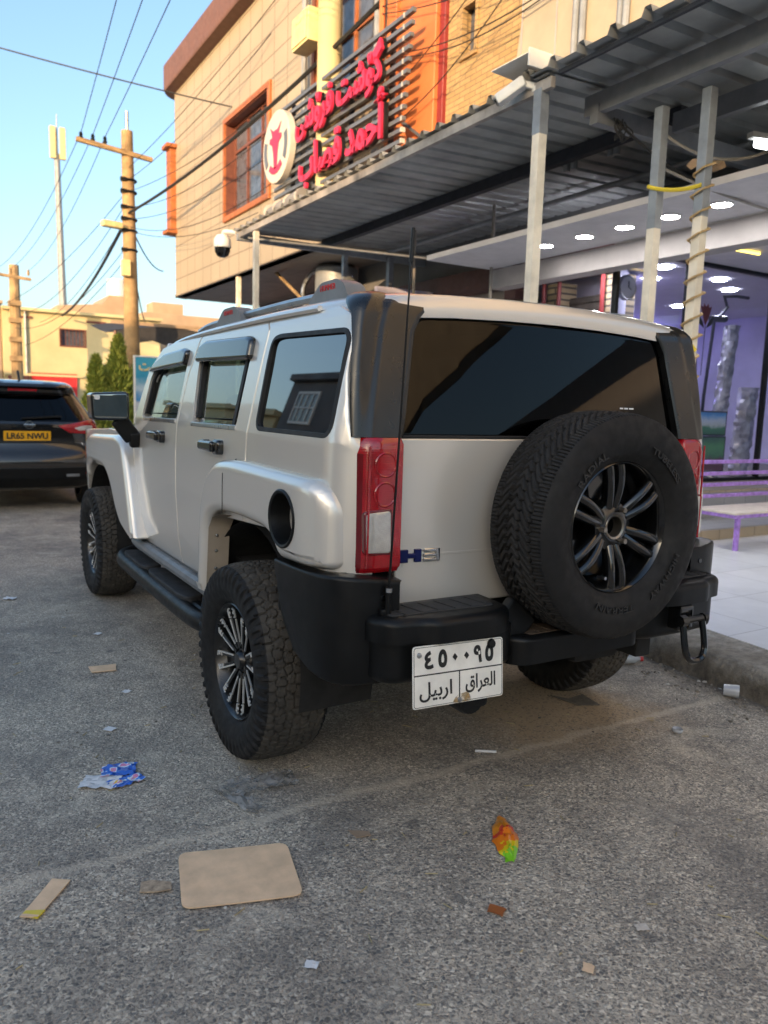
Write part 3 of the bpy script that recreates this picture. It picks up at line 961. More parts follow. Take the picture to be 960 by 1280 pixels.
# corner bumpers under the lamps
for s in (-1, 1):
    pth = [(.988, .365), (.990, .30), (.990, .20), (.988, .10), (.980, .03), (.962, -.02), (.935, -.052), (.89, -.072), (.83, -.082), (.74, -.082)]
    ztop = [.905, .906, .908, .912, .916, .918, .918, .914, .908, .895]
    zbot = [.86, .70, .605, .575, .565, .562, .56, .56, .56, .56]
    rows = []
    inn = [(a - .07 if a > .95 else a - .02, max(b_ + .02, -.01)) for a, b_ in pth]
    cb = B()
    def row(f): return [f(i) for i in range(len(pth))]
    rows.append(row(lambda i: (s * inn[i][0] * .97, inn[i][1] + .05, ztop[i] - .002)))
    rows.append(row(lambda i: (s * inn[i][0], inn[i][1], ztop[i])))
    rows.append(row(lambda i: (s * (pth[i][0] - .010), pth[i][1] + .006, ztop[i])))
    rows.append(row(lambda i: (s * (pth[i][0] - .003), pth[i][1] + .002, ztop[i] - .004)))
    rows.append(row(lambda i: (s * pth[i][0], pth[i][1], ztop[i] - .014)))
    for k in (.25, .5, .75): rows.append(row(lambda i: (s * (pth[i][0] - .004 * k), pth[i][1], ztop[i] * (1 - k) + zbot[i] * k)))
    rows.append(row(lambda i: (s * (pth[i][0] - .008), pth[i][1] + .004, zbot[i] + .012)))
    rows.append(row(lambda i: (s * (pth[i][0] - .02), pth[i][1] + .012, zbot[i])))
    rows.append(row(lambda i: (s * inn[i][0] * .96, inn[i][1] + .05, zbot[i])))
    cb.grid(rows)
    # blunt end towards the wheel
    cb.box((s * .955, .335, .80), (.05, .03, .16), None, .01)
    co_ = cb.done('corner_bumper', M['black_plastic'], car, 45)
    pl_ = B(); pl_.lathe([(0, .004), (.010, .003), (.012, -.002)], axes((s * .80, -.083, .845), (1, 0, 0), (0, 0, 1), (0, -1, 0)), 16); pl_.done('bumper_plug', M['black_gloss'], co_)

# step bumper
sb = B()
def step_block(x0, x1, z0, z1, yb, w=.03, chamf=.05, s=1):
    o = rpoly([(x0, .03, .0), (x1, .03, .0), (x1, yb + chamf * .4, .05), (x1 - chamf * .5, yb, .05), (x0 + chamf, yb, .05), (x0, yb + chamf, .06)], .03, 5)
    o = [(s * a, b_) for a, b_ in o]
    sb.slab(o, z0, z1, ID, w, 5)
for s in (-1, 1):
    # thick top ledge and its lower recess
    o = [(-.865, .03, 0), (-.865, -.09, .06), (-.83, -.175, .07), (-.72, -.188, .05), (-.68, -.222, .03), (-.48, -.226, .03), (-.395, -.205, .04), (-.345, -.17, .05), (-.33, .03, 0)]
    sb.slab([(-s * a, b_) for a, b_ in rpoly(o, .03, 5)], .715, .795, ID, .026, 5)
    o2 = [(-.85, .03, 0), (-.85, -.08, .05), (-.815, -.158, .06), (-.62, -.176, .04), (-.38, -.176, .04), (-.30, -.14, .05), (-.30, .03, 0)]
    sb.slab([(-s * a, b_) for a, b_ in rpoly(o2, .03, 5)], .72, .575, ID, .03, 4)
# middle low step with sloping cheeks
sb.slab(rpoly([(-.33, .03), (-.33, -.150), (-.28, -.190), (.28, -.190), (.33, -.150), (.33, .03)], .03, 5), .575, .675, ID, .02, 4)
for s in (-1, 1):
    sb.bar((s * .35, -.105, .745), (s * .25, -.115, .655), .17, .05, (0, -1, 0), .015)
sb.box((0, -.02, .64), (1.62, .10, .12), None, .02)
step = sb.done('step_bumper', M['black_plastic'], car, 40)
for s in (-1, 1):
    pads = B()
    o = rpoly([(-.80, -.02), (-.80, -.13), (-.40, -.15), (-.39, -.02)], .02, 4)
    pads.slab([(-s * a, b_) for a, b_ in o], .792, .799, ID, .003, 2)
    for k in range(6):
        pads.bar((s * (.44 + k * .065), -.03, .8), (s * (.425 + k * .065), -.135, .8), .006, .004)
    pads.done('step_pad', basic('step_rubber', (.035, .034, .033), .7, bump=.2, bscale=200), step)
pads = B()
pads.slab(rpoly([(-.25, -.02), (-.25, -.165), (.25, -.165), (.25, -.02)], .02, 4), .672, .678, ID, .003, 2)
for k in range(9): pads.bar((-.2 + k * .05, -.03, .679), (-.2 + k * .05, -.155, .679), .008, .004)
pads.done('centre_pad', basic('dusty_rubber', (.075, .052, .035), .85, var=.4), step)
# tow shackle
tw = B()
tw.box((.53, -.20, .665), (.085, .07, .10), None, .012)
tw.tube([(.440, -.262, .668), (.610, -.262, .668)], .014, 10)
tw.tube(curve_pts([(.465, -.262, .668), (.463, -.276, .60), (.468, -.286, .545), (.495, -.29, .515), (.555, -.29, .515), (.582, -.286, .545), (.587, -.276, .60), (.585, -.262, .668)], 5), .013, 8)
tw.tube([(.445, -.262, .668), (.478, -.262, .668)], .023, 8); tw.tube([(.588, -.262, .668), (.606, -.262, .668)], .019, 8)
tw.done('tow_shackle', M['black_gloss'], car)
rc = B(); rc.box((.81, -.09, .70), (.02, .03, .07), None, .005); rc.bar((.84, -.06, .76), (.87, -.03, .735), .02, .03); rc.done('side_hook', M['black_plastic'], step)
# receiver below the plate
B().box((-.52, -.16, .51), (.12, .12, .08), None, .02).lathe([(0, .02), (.05, .015), (.055, 0), (.055, -.06)], axes((-.53, -.20, .508), (1, 0, 0), (0, 0, 1), (0, -1, 0)), 20).done('tow_socket', M['black_plastic'], car)

# number plate
PLM = Matrix.Translation((-.592, -.222, .612)) @ Matrix.Rotation(R(2), 4, 'Y') @ Matrix.Rotation(R(-7), 4, 'X') @ FACE_S((0, 0, 0))
def on_plate(a, b, d): return PLM @ Vector((a, b, d))
pw, ph = .358, .196
np_ = B(); np_.slab(rpoly([(-pw / 2, -ph / 2), (pw / 2, -ph / 2), (pw / 2, ph / 2), (-pw / 2, ph / 2)], .012, 4), -.003, .0, on_plate, .0015, 2)
plate = np_.done('number_plate', M['white_plate'], car)
ln = B()
e = .004
ln.slab(rpoly([(-pw / 2 + e, -ph / 2 + e), (pw / 2 - e, -ph / 2 + e), (pw / 2 - e, ph / 2 - e), (-pw / 2 + e, ph / 2 - e)], .01, 4), 0, .0006, on_plate, 0, 1, [rpoly([(-pw / 2 + e + .0015, -ph / 2 + e + .0015), (pw / 2 - e - .0015, -ph / 2 + e + .0015), (pw / 2 - e - .0015, ph / 2 - e - .0015), (-pw / 2 + e + .0015, ph / 2 - e - .0015)], .009, 4)])
ln.slab([(-pw / 2 + .006, .004), (pw / 2 - .006, .004), (pw / 2 - .006, .008), (-pw / 2 + .006, .008)], .0002, .0009, on_plate)
ln.slab([(-.002, -ph / 2 + .006), (.002, -ph / 2 + .006), (.002, .004), (-.002, .004)], .0002, .0009, on_plate)
ln.done('plate_lines', M['ink'], plate)
lt = B()
for ch, x in zip('\u0664\u0665\u0660\u0660\u0669\u0665', (-.118, -.066, -.018, .028, .074, .121)):
    hh = .058 if ch != '\u0660' else .024
    add_mesh(lt, text_mesh(ch, .1, .001, PLM @ Matrix.Translation((x, .052, .001)), bold=.004, fit_h=hh, width=.034 if ch != '\u0660' else .020))
lt.done('plate_number', M['ink'], plate, 0)
text('city_lettering', ''.join(['\ufede', '\ufef4', '\ufe91', '\ufead', '\ufe8d']), .1, .001, PLM @ Matrix.Translation((-.092, -.048, .001)), M['ink'], plate, bold=.0015, width=.125, fit_h=.062)
text('country_lettering', ''.join(['\ufed5', '\ufe8d', '\ufeae', '\ufecc', '\ufedf', '\ufe8d']), .1, .001, PLM @ Matrix.Translation((.085, -.042, .001)), M['ink'], plate, bold=.0015, width=.122, fit_h=.062)
bl = B()
for x, y in ((-.155, .07), (.128, .082), (-.0, -.088)):
    bl.lathe([(0, .006), (.007, .005), (.009, .0005)], PLM @ Matrix.Translation((x, y, 0)), 12)
bl.done('plate_bolt', M['steel'], plate)
pb = B(); pb.lathe([(0, .01), (.013, .008), (.017, .0005)], PLM @ Matrix.Translation((.128, .080, 0.002)), 14); pb.done('plate_knob', M['black_plastic'], plate)
st = NT('rust_stain'); st.set(color=(.45, .30, .13), rough=.7, alpha=st.math('MULTIPLY', st.ramp(st.noise(40, 5), [(.4, 0.0), (.7, .8)]), 1.0))
B().slab(rpoly([(-.03, -.096), (.05, -.096), (.035, -.066), (-.01, -.07)], .012), .0005, .0010, on_plate).done('plate_stain', st.m, plate)

# antenna
an = B()
an.tube([(-.795, -.10, .78), (-.793, -.10, .875)], .0105, 10)
an.tube([(-.7925, -.10, .875), (-.792, -.10, .885)], .008, 10)
an.tube([(-.792, -.10, .885), (-.768, -.098, 1.40), (-.745, -.094, 1.90)], [.0042, .0035, .003], 7)
an.tube([(-.7455, -.094, 1.885), (-.7410, -.093, 1.985)], [.0075, .0055], 8)
an = an.done('antenna', M['black_plastic'], car)
B().tube([(-.7932, -.10, .868), (-.7926, -.10, .882)], .0125, 12).done('antenna_collar', M['chrome'], an)
rl = B(); rl.box((-.803, -.085, .80), (.035, .04, .03), None, .008); rl.done('antenna_foot', M['black_plastic'], an)

# roof rack feet and rails
for s in (-1, 1):
    rr = B()
    rr.tube(curve_pts([(s * .715, .40, 1.852), (s * .72, .9, 1.855), (s * .72, 1.55, 1.848)], 4), .017, 8)
    rr.tube(curve_pts([(s * .715, 1.60, 1.846), (s * .71, 1.9, 1.84), (s * .70, 2.1, 1.822)], 4), .017, 8)
    rail = rr.done('roof_rail', M['steel'], car)
    for (ya, yb) in ((.27, .60), (1.31, 1.66)):
        f = B()
        prof = rpoly([(ya, 1.805, .005), (ya + .045, 1.872, .02), (ya + .10, 1.892, .02), (yb - .10, 1.890, .03), (yb - .01, 1.832, .02), (yb, 1.815, .005)], .01)
        f.slab(prof, -.045, .045, lambda a, b, d, s=s: (s * .715 + d, a, b), .016, 4)
        f = f.done('rail_foot', M['grey_metal'], rail, 40)
        text('rail_lettering', 'HUMMER', .02, .002, (FACE_W((s * .715 - .046, (ya + yb) / 2, 1.868)) if s < 0 else axes((s * .715 + .046, (ya + yb) / 2, 1.868), (0, 1, 0), (0, 0, 1), (1, 0, 0))), M['red'], f, width=.12)
# side mirrors
for s in (-1, 1):
    mb = B()
    fm = lambda a, b, d, s=s: (s * a, 2.50 + d + (a - 1.10) * .18, b)
    mb.slab(rpoly([(1.000, 1.322), (1.200, 1.322), (1.208, 1.478), (1.000, 1.490)], .028, 5), .12, .0, fm, .014, 4)
    mh = mb.done('mirror_housing', M['black_gloss'], car, 45)
    B().slab(rpoly([(1.010, 1.334), (1.190, 1.334), (1.197, 1.468), (1.010, 1.478)], .02, 4), .01, -.0015, fm, .003, 2).done('mirror_glass', M['mirror_face'], mh)
    B().slab(rpoly([(1.158, 1.440), (1.186, 1.440), (1.188, 1.464), (1.158, 1.466)], .008, 4), .0, -.0025, fm, .0, 1).done('mirror_sticker', M['paper_white'], mh)
    B().bar((s * 1.055, 2.54, 1.335), (s * .965, 2.55, 1.215), .10, .035, (0, -1, 0), .015).bar((s * .955, 2.55, 1.255), (s * .950, 2.56, 1.165), .07, .06, (0, -1, 0), .015).done('mirror_arm', M['black_plastic'], car)

# running boards
for s in (-1, 1):
    rb = B()
    pts = curve_pts([(s * .80, 3.00, .47), (s * .90, 2.99, .445), (s * .955, 2.90, .432), (s * .965, 2.6, .428), (s * .965, 1.6, .425), (s * .955, 1.28, .432), (s * .90, 1.20, .445), (s * .80, 1.19, .47)], 5)
    rb.tube(pts, .047, 12)
    rb.tube([(s * (p.x * s - .055), p.y, p.z) for p in pts if 1.3 < p.y < 2.9], .045, 10)
    for y in (1.5, 2.1, 2.7): rb.bar((s * .90, y, .43), (s * .62, y, .50), .05, .03)
    rb = rb.done('running_board', M['black_plastic'], car)
    for ya, yb in ((2.33, 2.86), (1.55, 2.26)):
        p = B(); p.slab(rpoly([(.862, ya, .03), (.948, ya - .02, .03), (.975, ya + .06, .04), (.975, yb - .06, .04), (.948, yb + .02, .03), (.862, yb, .03)], .03), .44, .492, lambda a, b, d, s=s: (s * a, b, d), .008, 3)
        p.done('step_pad', basic('grip_rubber', (.024, .024, .025), .75, bump=.4, bscale=250), rb)

# underside
ub = B()
ub.box((0, 2.2, .62), (1.3, 4.2, .18), None, .02)
ub.tube([(-.72, .773, .41), (.72, .773, .41)], .05, 12)
ub.lathe([(0, .15), (.10, .13), (.15, .05), (.15, -.05), (.10, -.13), (0, -.15)], axes((.05, .773, .41), (1, 0, 0), (0, 1, 0), (0, 0, 1)), 20)
ub.tube([(-.70, 3.757, .42), (.70, 3.757, .42)], .05, 12)
for s in (-1, 1):
    ub.box((s * .45, 1.5, .55), (.09, 3.2, .14), None, .01)
    ub.bar((s * .52, .45, .50), (s * .52, 1.15, .46), .06, .05)
    ub.tube([(s * .42, .68, .40), (s * .42, .60, .68)], .035, 10)
ub.tube([(.25, 1.6, .42), (.35, .6, .47), (.36, .05, .50)], .035, 10)
ub.box((.36, .30, .50), (.30, .5, .16), None, .05)
ub.box((-.35, .30, .50), (.30, .4, .14), None, .05)
ub.done('chassis', M['dark'], car)
# cabin floor, dash, seats
ca = B(); ca.box((0, 1.7, .72), (1.66, 2.0, .06)); ca.box((0, .55, .98), (1.60, .9, .06)); ca.box((0, 2.60, 1.16), (1.6, .25, .26), None, .05); ca.box((0, 2.78, .98), (1.7, .05, .6))
ca.done('cabin_trim', M['dark'], car)
for (x, y, w, m_) in ((-.38, 1.86, .50, 'dark_cloth'), (.38, 1.86, .50, 'pale_cloth'), (0, .98, 1.3, 'dark_cloth')):
    st_ = B(); st_.box((x, y + .22, .98), (w, .5, .14), None, .05, 3); st_.box((x, y - .02, 1.22), (w, .13, .54), Matrix.Rotation(R(-12), 4, 'X'), .05, 3)
    for hx in ([0] if w < 1 else [-.4, .4]): st_.box((x + hx, y - .08, 1.55), (.27, .10, .17), None, .045, 3)
    st_.done('seat', M[m_], car)
B().tube([(-.38 + .18 * cos(a), 2.34, 1.20 + .18 * sin(a)) for a in np.linspace(0, 2 * pi, 25)[:-1]], .014, 6, closed=True).done('steering_wheel', M['dark'], car)

# small pale sticker marks low on the rear window
wm = B()
for k_, (x0_, x1_) in enumerate(((.345, .365), (.372, .395), (.402, .43))):
    wm.slab([(x0_, 1.466), (x1_, 1.466), (x1_, 1.472), (x0_, 1.472)], .0, .0030, tg_fm)
wm.done('window_sticker', M['paper_white'], tg)
# the body is a little narrower on the kerb side of the camera's reference line
def under(o, root):
    while o is not None:
        if o == root: return True
        o = o.parent
    return False
for o_ in list(COL.objects):
    if o_.type == 'MESH' and under(o_, car):
        for v_ in o_.data.vertices:
            if v_.co.x > 0: v_.co.x *= .938

# ------------------------------------------------------------------ wheels
def tyre_mesh(Ro, hw, kind, N=420):
    """axis along X, outer side -X; the tread blocks are real relief"""
    nt = 46 if N < 600 else 74
    xs = np.linspace(-hw, hw, nt)
    ang = np.arange(N) / N * 2 * pi
    U = ang[:, None] * Ro + 0 * xs[None, :]
    V = xs[None, :] + 0 * ang[:, None]
    circ = 2 * pi * Ro
    if kind == 'blocks':
        nv = 7; cs = 2 * hw / nv; nu = int(round(circ / (cs * 1.12)))
        ju = rng.uniform(-.30, .30, (nu, nv)); jv = rng.uniform(-.26, .26, (nu, nv))
        su = U / circ * nu; sv = (V + hw) / (2 * hw) * nv
        iu = np.floor(su).astype(int); iv = np.floor(sv).astype(int)
        d1 = np.full(U.shape, 9.0); d2 = np.full(U.shape, 9.0)
        for a in (-2, -1, 0, 1, 2):
            for b_ in (-2, -1, 0, 1, 2):
                cu = iu + a; cv = iv + b_
                ok = (cv >= 0) & (cv < nv)
                cvc = np.clip(cv, 0, nv - 1)
                pu = cu + .5 + ju[cu % nu, cvc] + .5 * (cvc % 2); pv = cv + .5 + jv[cu % nu, cvc]
                d = np.hypot(su - pu, sv - pv) + np.where(ok, 0, 9)
                d2 = np.minimum(d2, np.maximum(d, d1)); d1 = np.minimum(d1, d)
        gap = np.clip((d2 - d1 - .05) / .13, 0, 1)
        depth = (1 - gap) * .011
        sip = np.abs(((U * 1.0 + .5 * V + .006 * np.sin(V * 160)) / .021) % 1 - .5) < .06
        depth = np.maximum(depth, sip * .003)
    else:
        depth = np.zeros(U.shape)
        zz = .0045 * np.sign(np.sin(U / .034 * 2 * pi)) * np.minimum(1, np.abs(np.sin(U / .034 * 2 * pi)) * 2)
        for v0 in (-.66, -.24, .24, .66):
            g = np.abs(V + zz - v0 * hw)
            depth = np.maximum(depth, np.clip((.0075 - g) / .003, 0, 1) * .013)
        mid = np.abs(V) < .62 * hw
        dg = np.abs(((U + 1.25 * np.abs(V)) / .034) % 1 - .5)
        depth = np.maximum(depth, (np.clip((.17 - dg) / .07, 0, 1) * .010) * mid)
        sh = np.abs(V) > .70 * hw
        dg = np.abs((U / .0135) % 1 - .5)
        depth = np.maximum(depth, (np.clip((.2 - dg) / .1, 0, 1) * .006) * sh)
    crown = (.016 if kind == 'blocks' else .011) * (np.abs(xs) / hw) ** 3.2
    rad = Ro - crown[None, :] - depth
    rows = []
    k = hw / .124
    side_p = [(.131, Ro - .026), (.137, Ro - .036), (.142, Ro - .050), (.1445, Ro - .064), (.145, Ro - .08), (.143, Ro - .10), (.138, Ro - .118), (.131, Ro - .135), (.122, Ro - .150), (.112, Ro - .160), (.106, Ro - .168), (.100, Ro - .168)]
    if kind == 'ribs': side_p = [(.128, Ro - .015), (.134, Ro - .024), (.139, Ro - .036)] + side_p[2:]
    n_l = int(round(circ / .05))
    lug = (np.floor(ang / (2 * pi) * n_l * 2) % 2)
    def side(sign):
        out = []
        for j, (x, r_) in enumerate(side_p):
            x = x * k
            if kind == 'blocks' and j < 4:
                x_ = x - .004 + .009 * lug * (1 if j < 3 else .6); rr_ = r_ + .003 * lug
            else:
                x_ = x + 0 * lug; rr_ = r_ + 0 * lug
                x_ = x_ + (.0016 if j in (5, 8) else 0)
            out.append((sign * x_, rr_))
        return out
    cols = [(x_, r_) for x_, r_ in side(-1)][::-1] + [(np.full(N, xs[j]), rad[:, j]) for j in range(nt)] + side(1)
    verts = np.zeros((len(cols), N, 3))
    for j, (x_, r_) in enumerate(cols):
        verts[j, :, 0] = x_; verts[j, :, 1] = r_ * np.cos(ang); verts[j, :, 2] = r_ * np.sin(ang)
    nc = len(cols)
    faces = []
    for j in range(nc - 1):
        for i in range(N):
            i2 = (i + 1) % N
            faces.append((j * N + i, j * N + i2, (j + 1) * N + i2, (j + 1) * N + i))
    me = bpy.data.meshes.new('tyre')
    me.from_pydata(verts.reshape(-1, 3).tolist(), [], faces)
    me.materials.append(M['rubber']); me.materials.append(M['tread_rubber'] if kind == 'blocks' else M['spare_tread'])
    mi = np.zeros((nc - 1, N), int)
    a0 = len(side_p)
    mi[a0 + 1:a0 + nt - 2, :] = 1
    me.polygons.foreach_set('material_index', mi.ravel().tolist())
    me.polygons.foreach_set('use_smooth', [True] * len(faces))
    me.set_sharp_from_angle(angle=R(38))
    return me

AX = axes((0, 0, 0), (0, 1, 0), (0, 0, -1), (-1, 0, 0))      # lathe axis: local Z -> -X (outwards)
def spin(b, a):  # point given as (radial, tangential, outward) at angle a
    def f(r_, t_, o): 
        return Vector((-o, r_ * cos(a) - t_ * sin(a), r_ * sin(a) + t_ * cos(a)))
    return f

def milled_rim(face=.112):
    b = B()
    b.lathe([(.2375, face - .012), (.2395, face), (.235, face + .004), (.228, face - .004), (.222, face - .022), (.210, face - .045), (.205, face - .07), (.203, -.10)], AX, 56)
    b.lathe([(0, face - .105), (.19, face - .115), (.203, face - .13)], AX, 40)
    b.lathe([(0, face - .012), (.030, face - .014), (.036, face - .022), (.040, face - .034), (.068, face - .042), (.078, face - .060), (.080, face - .09)], AX, 36)
    for k in range(8):
        f = spin(b, k * pi / 4 + .2)
        for sg in (-1, 1):
            p0, p1 = f(.055, sg * .012, face - .050), f(.214, sg * .030, face - .026)
            b.bar(p0, p1, .017, .040, (-1, 0, 0), .004)
        b.bar(f(.05, 0, face - .062), f(.20, 0, face - .048), .040, .02, (-1, 0, 0), .004)
    for k in range(6):
        f = spin(b, k * pi / 3)
        b.tube([f(.055, 0, face - .05), f(.055, 0, face - .026)], .0085, 6)
    b.mi = 0
    me_b = b.done('rim', M['black_satin'], None)
    s_ = B()
    for k in range(8):
        f = spin(s_, k * pi / 4 + .2)
        for sg in (-1, 1):
            s_.bar(f(.075, sg * .0195, face - .0275), f(.170, sg * .0335, face - .0125), .0062, .006, (-1, 0, 0))
            s_.bar(f(.176, sg * .034, face - .0105), f(.205, sg * .037, face - .006), .007, .006, (-1, 0, 0))
            s_.bar(f(.205, sg * .037, face - .006), f(.214, sg * .020, face - .005), .006, .006, (-1, 0, 0))
            s_.bar(f(.176, sg * .034, face - .0105), f(.178, sg * .018, face - .011), .005, .006, (-1, 0, 0))
            s_.lathe([(0, .006), (.006, .004), (.007, -.002)], Matrix.Translation(f(.196, sg * .026, face - .008)) @ axes((0, 0, 0), (0, 1, 0), (0, 0, -1), (-1, 0, 0)), 8)
    me_s = s_.done('spoke_edge', M['milled'], None)
    return me_b, me_s

M['milled'] = basic('milled_aluminium', (.86, .85, .82), .42, .8, var=.06)
ty_me = tyre_mesh(.4025, .124, 'blocks')
rim_o, edge_o = milled_rim()
first = None
for (x, y, rz) in ((-.875, .773, 0), (-.875, 3.757, 0), (.82, .773, pi), (.82, 3.757, pi)):
    w = part_empty('wheel', car, (x, y, .4025))
    w.rotation_euler = (rng.uniform(0, 6), 0, rz)
    if x < 0 and y < 1: w.rotation_euler = (.32, 0, 0)
    ty = bpy.data.objects.new('tyre', ty_me); COL.objects.link(ty); ty.parent = w
    if first is None:
        r1, e1 = rim_o, edge_o; first = True
    else:
        r1, e1 = rim_o.copy(), edge_o.copy(); COL.objects.link(r1); COL.objects.link(e1)
    r1.parent = w; e1.parent = w
# spare wheel on the tailgate
sp = part_empty('spare_wheel', car, (.020, -.188, 1.058))
sp.rotation_euler = (0, 0, pi / 2)
ty = bpy.data.objects.new('tyre', tyre_mesh(.400, .122, 'ribs', 900)); COL.objects.link(ty); ty.parent = sp
face = .104
b = B()
b.lathe([(.229, face - .010), (.231, face), (.227, face + .003), (.220, face - .004), (.214, face - .020), (.205, face - .05), (.201, face - .08), (.198, -.10)], AX, 56)
b.lathe([(.05, face - .115), (.19, face - .12), (.2, face - .13)], AX, 40)
b.lathe([(.036, face - .10), (.037, face - .028), (.042, face - .024), (.056, face - .026), (.085, face - .034), (.090, face - .05), (.090, face - .09)], AX, 40)
for k in range(6):
    for sg in (-1, 1):
        f = spin(b, k * pi / 3 + .42)
        pts = [f(.07 + .145 * q_, sg * (.013 + .014 * q_ + .004 * sin(q_ * pi)), face - .045 + .024 * sin(q_ * 2.2)) for q_ in np.linspace(0, 1, 7)]
        b.tube(pts, [.021, .020, .019, .0185, .0185, .019, .020], 8)
    f = spin(b, k * pi / 3 + .42)
    b.bar(f(.07, 0, face - .068), f(.205, 0, face - .055), .03, .012, (-1, 0, 0))
b = b.done('rim', M['black_gloss'], None, 50); b.parent = sp
b2 = B(); b2.lathe([(.0365, face - .09), (.0365, face - .024), (.044, face - .0205), (.046, face - .024)], AX, 40)
for k in range(6):
    f = spin(b2, k * pi / 3 + .95)
    if k in (1, 3, 5): b2.tube([f(.064, 0, face - .05), f(.064, 0, face - .004)], .0095, 6)
b2 = b2.done('wheel_nut', basic('worn_nut', (.30, .27, .23), .35, .9, var=.3), None); b2.parent = sp
b3 = B(); f = spin(b3, -1.35); b3.tube([f(.185, 0, face - .05), f(.183, 0, face - .012)], .006, 8); b3 = b3.done('valve', M['steel'], None); b3.parent = sp
LM = axes((-.1425, 0, 0), (0, -1, 0), (0, 0, 1), (-1, 0, 0))
for body_, th0, wd in (('HIGHWAY', R(-42), .20), ('TERRAIN', R(-98), .19), ('RADIAL', R(132), .16), ('TUBELESS', R(52), .19)):
    w_o = text('sidewall_lettering', body_, .03, .004, LM, basic('raised_rubber', (.014, .0135, .013), .55), None, bold=.0006, width=wd, fit_h=.024, bend=(.285, th0))
    w_o.parent = sp
b5 = B(); b5.tube([(-.0, 0, 0), (.16, 0, 0)], .06, 12); b5.box((.12, 0, -.05), (.03, .25, .4)); b5 = b5.done('spare_carrier', M['black_plastic'], None); b5.parent = sp

# ================================================================== ground
def struct(name, b, m, **k):
    o = b.done(name, m, None, **k)
    return tag(o, kind='structure')

gb = B(); gb.grid([[(x, y, 0) for x in (-300, -40, -12, -6, -3, 0, 3, 12, 40, 300)] for y in (-300, -40, -10, -3, 0, 3, 10, 30, 80, 400)])
struct('road', gb, M['asphalt'], smooth=0)
def kx(y): return float(np.interp(y, [-12, -2, 0, 1.2, 4, 12, 40], [1.30, 1.44, 1.60, 1.72, 1.86, 1.9, 1.9]))
ys = [-12, -8, -5] + list(np.linspace(-3, 5, 90)) + [6, 8, 12, 20, 40]
kb = B()
rows = []
for y in ys:
    n_ = lambda a: (rng.uniform(-1, 1) * a * 1.7)
    x = kx(y)
    rows.append([(x - .045 + n_(.010), y, -.01), (x - .030 + n_(.014), y, .035 + n_(.008)), (x - .012 + n_(.016), y, .09 + n_(.008)), (x + n_(.012), y, .125 + n_(.008)), (x + .022 + n_(.006), y, .150 + n_(.003)), (x + .06, y, .157 + n_(.003)), (x + .18, y, .158 + n_(.002)), (x + .36, y, .159)])
kb.grid(rows)
struct('kerb', kb, M['kerb'], smooth=60, recalc=False)
pb = B()
rows = [[(kx(y) + .345, y, .163), (2.6, y, .165), (5, y, .168), (9, y, .17), (14, y, .17)] for y in ys]
pb.grid(rows)
pb.grid([[(kx(y) + .345, y, .163) for y in ys], [(kx(y) + .345, y, .10) for y in ys]])
struct('pavement', pb, M['pave'], smooth=0, recalc=False)

# ================================================================== main tiled building
def fw(X):      # wall plane facing -X : a along Y, b up, depth towards the street
    return lambda a, b, d: (X - d, a, b)
def fs(Y):      # wall plane facing -Y
    return lambda a, b, d: (a, Y - d, b)
def rect(a0, b0, a1, b1): return [(a0, b0), (a1, b0), (a1, b1), (a0, b1)]

bld = thing('corner_building', 'cream tiled two-storey building with brown parapet and orange window frames', 'building', (4, 13, 0))
W1 = rect(12.60, 5.48, 15.05, 7.44)
W2 = rect(8.45, 6.1, 10.55, 8.2)
wl = B(); wl.slab(rect(7.95, 4.19, 19.0, 9.30), -.25, 0, fw(4.0), 0, 1, [W1, W2])
# rounded far corner
rows = []
for k in range(9):
    th = k / 8 * pi / 2
    rows.append([(4.0 + .40 * (1 - cos(th)), 19.0 + .40 * sin(th), z) for z in (4.19, 9.3)])
wl.grid(rows)
wl.box((8.4, 19.35, 6.75), (8.0, .1, 5.1))
wl.done('wall', M['clad'], bld, 30)
pr = B()
sec = [(0, 9.30), (-.24, 9.34), (-.27, 9.40), (-.27, 9.93), (-.2, 9.98), (.3, 9.98)]
rows = [[(4.0 + a, 7.95, z) for a, z in sec], [(4.0 + a, 19.0, z) for a, z in sec]]
for k in range(1, 9):
    th = k / 8 * pi / 2
    rows.append([(4.40 - (.40 - a) * cos(th), 19.0 + (.40 - a) * sin(th), z) for a, z in sec])
rows.append([(12.4, 19.4 - a, z) for a, z in sec])
pr.grid(rows); pr.box((8.2, 13.5, 9.9), (8.0, 11, .1)); pr.done('parapet', M['parapet'], bld, 30, recalc=False)
so = B(); so.box((6.1, 13.5, 4.235), (4.1, 11.6, .09)); so.done('soffit', M['soffit'], bld)
B().box((6.6, 13.6, 2.1), (.2, 11.5, 4.2)).done('ground_wall', M['brick_d'], bld)
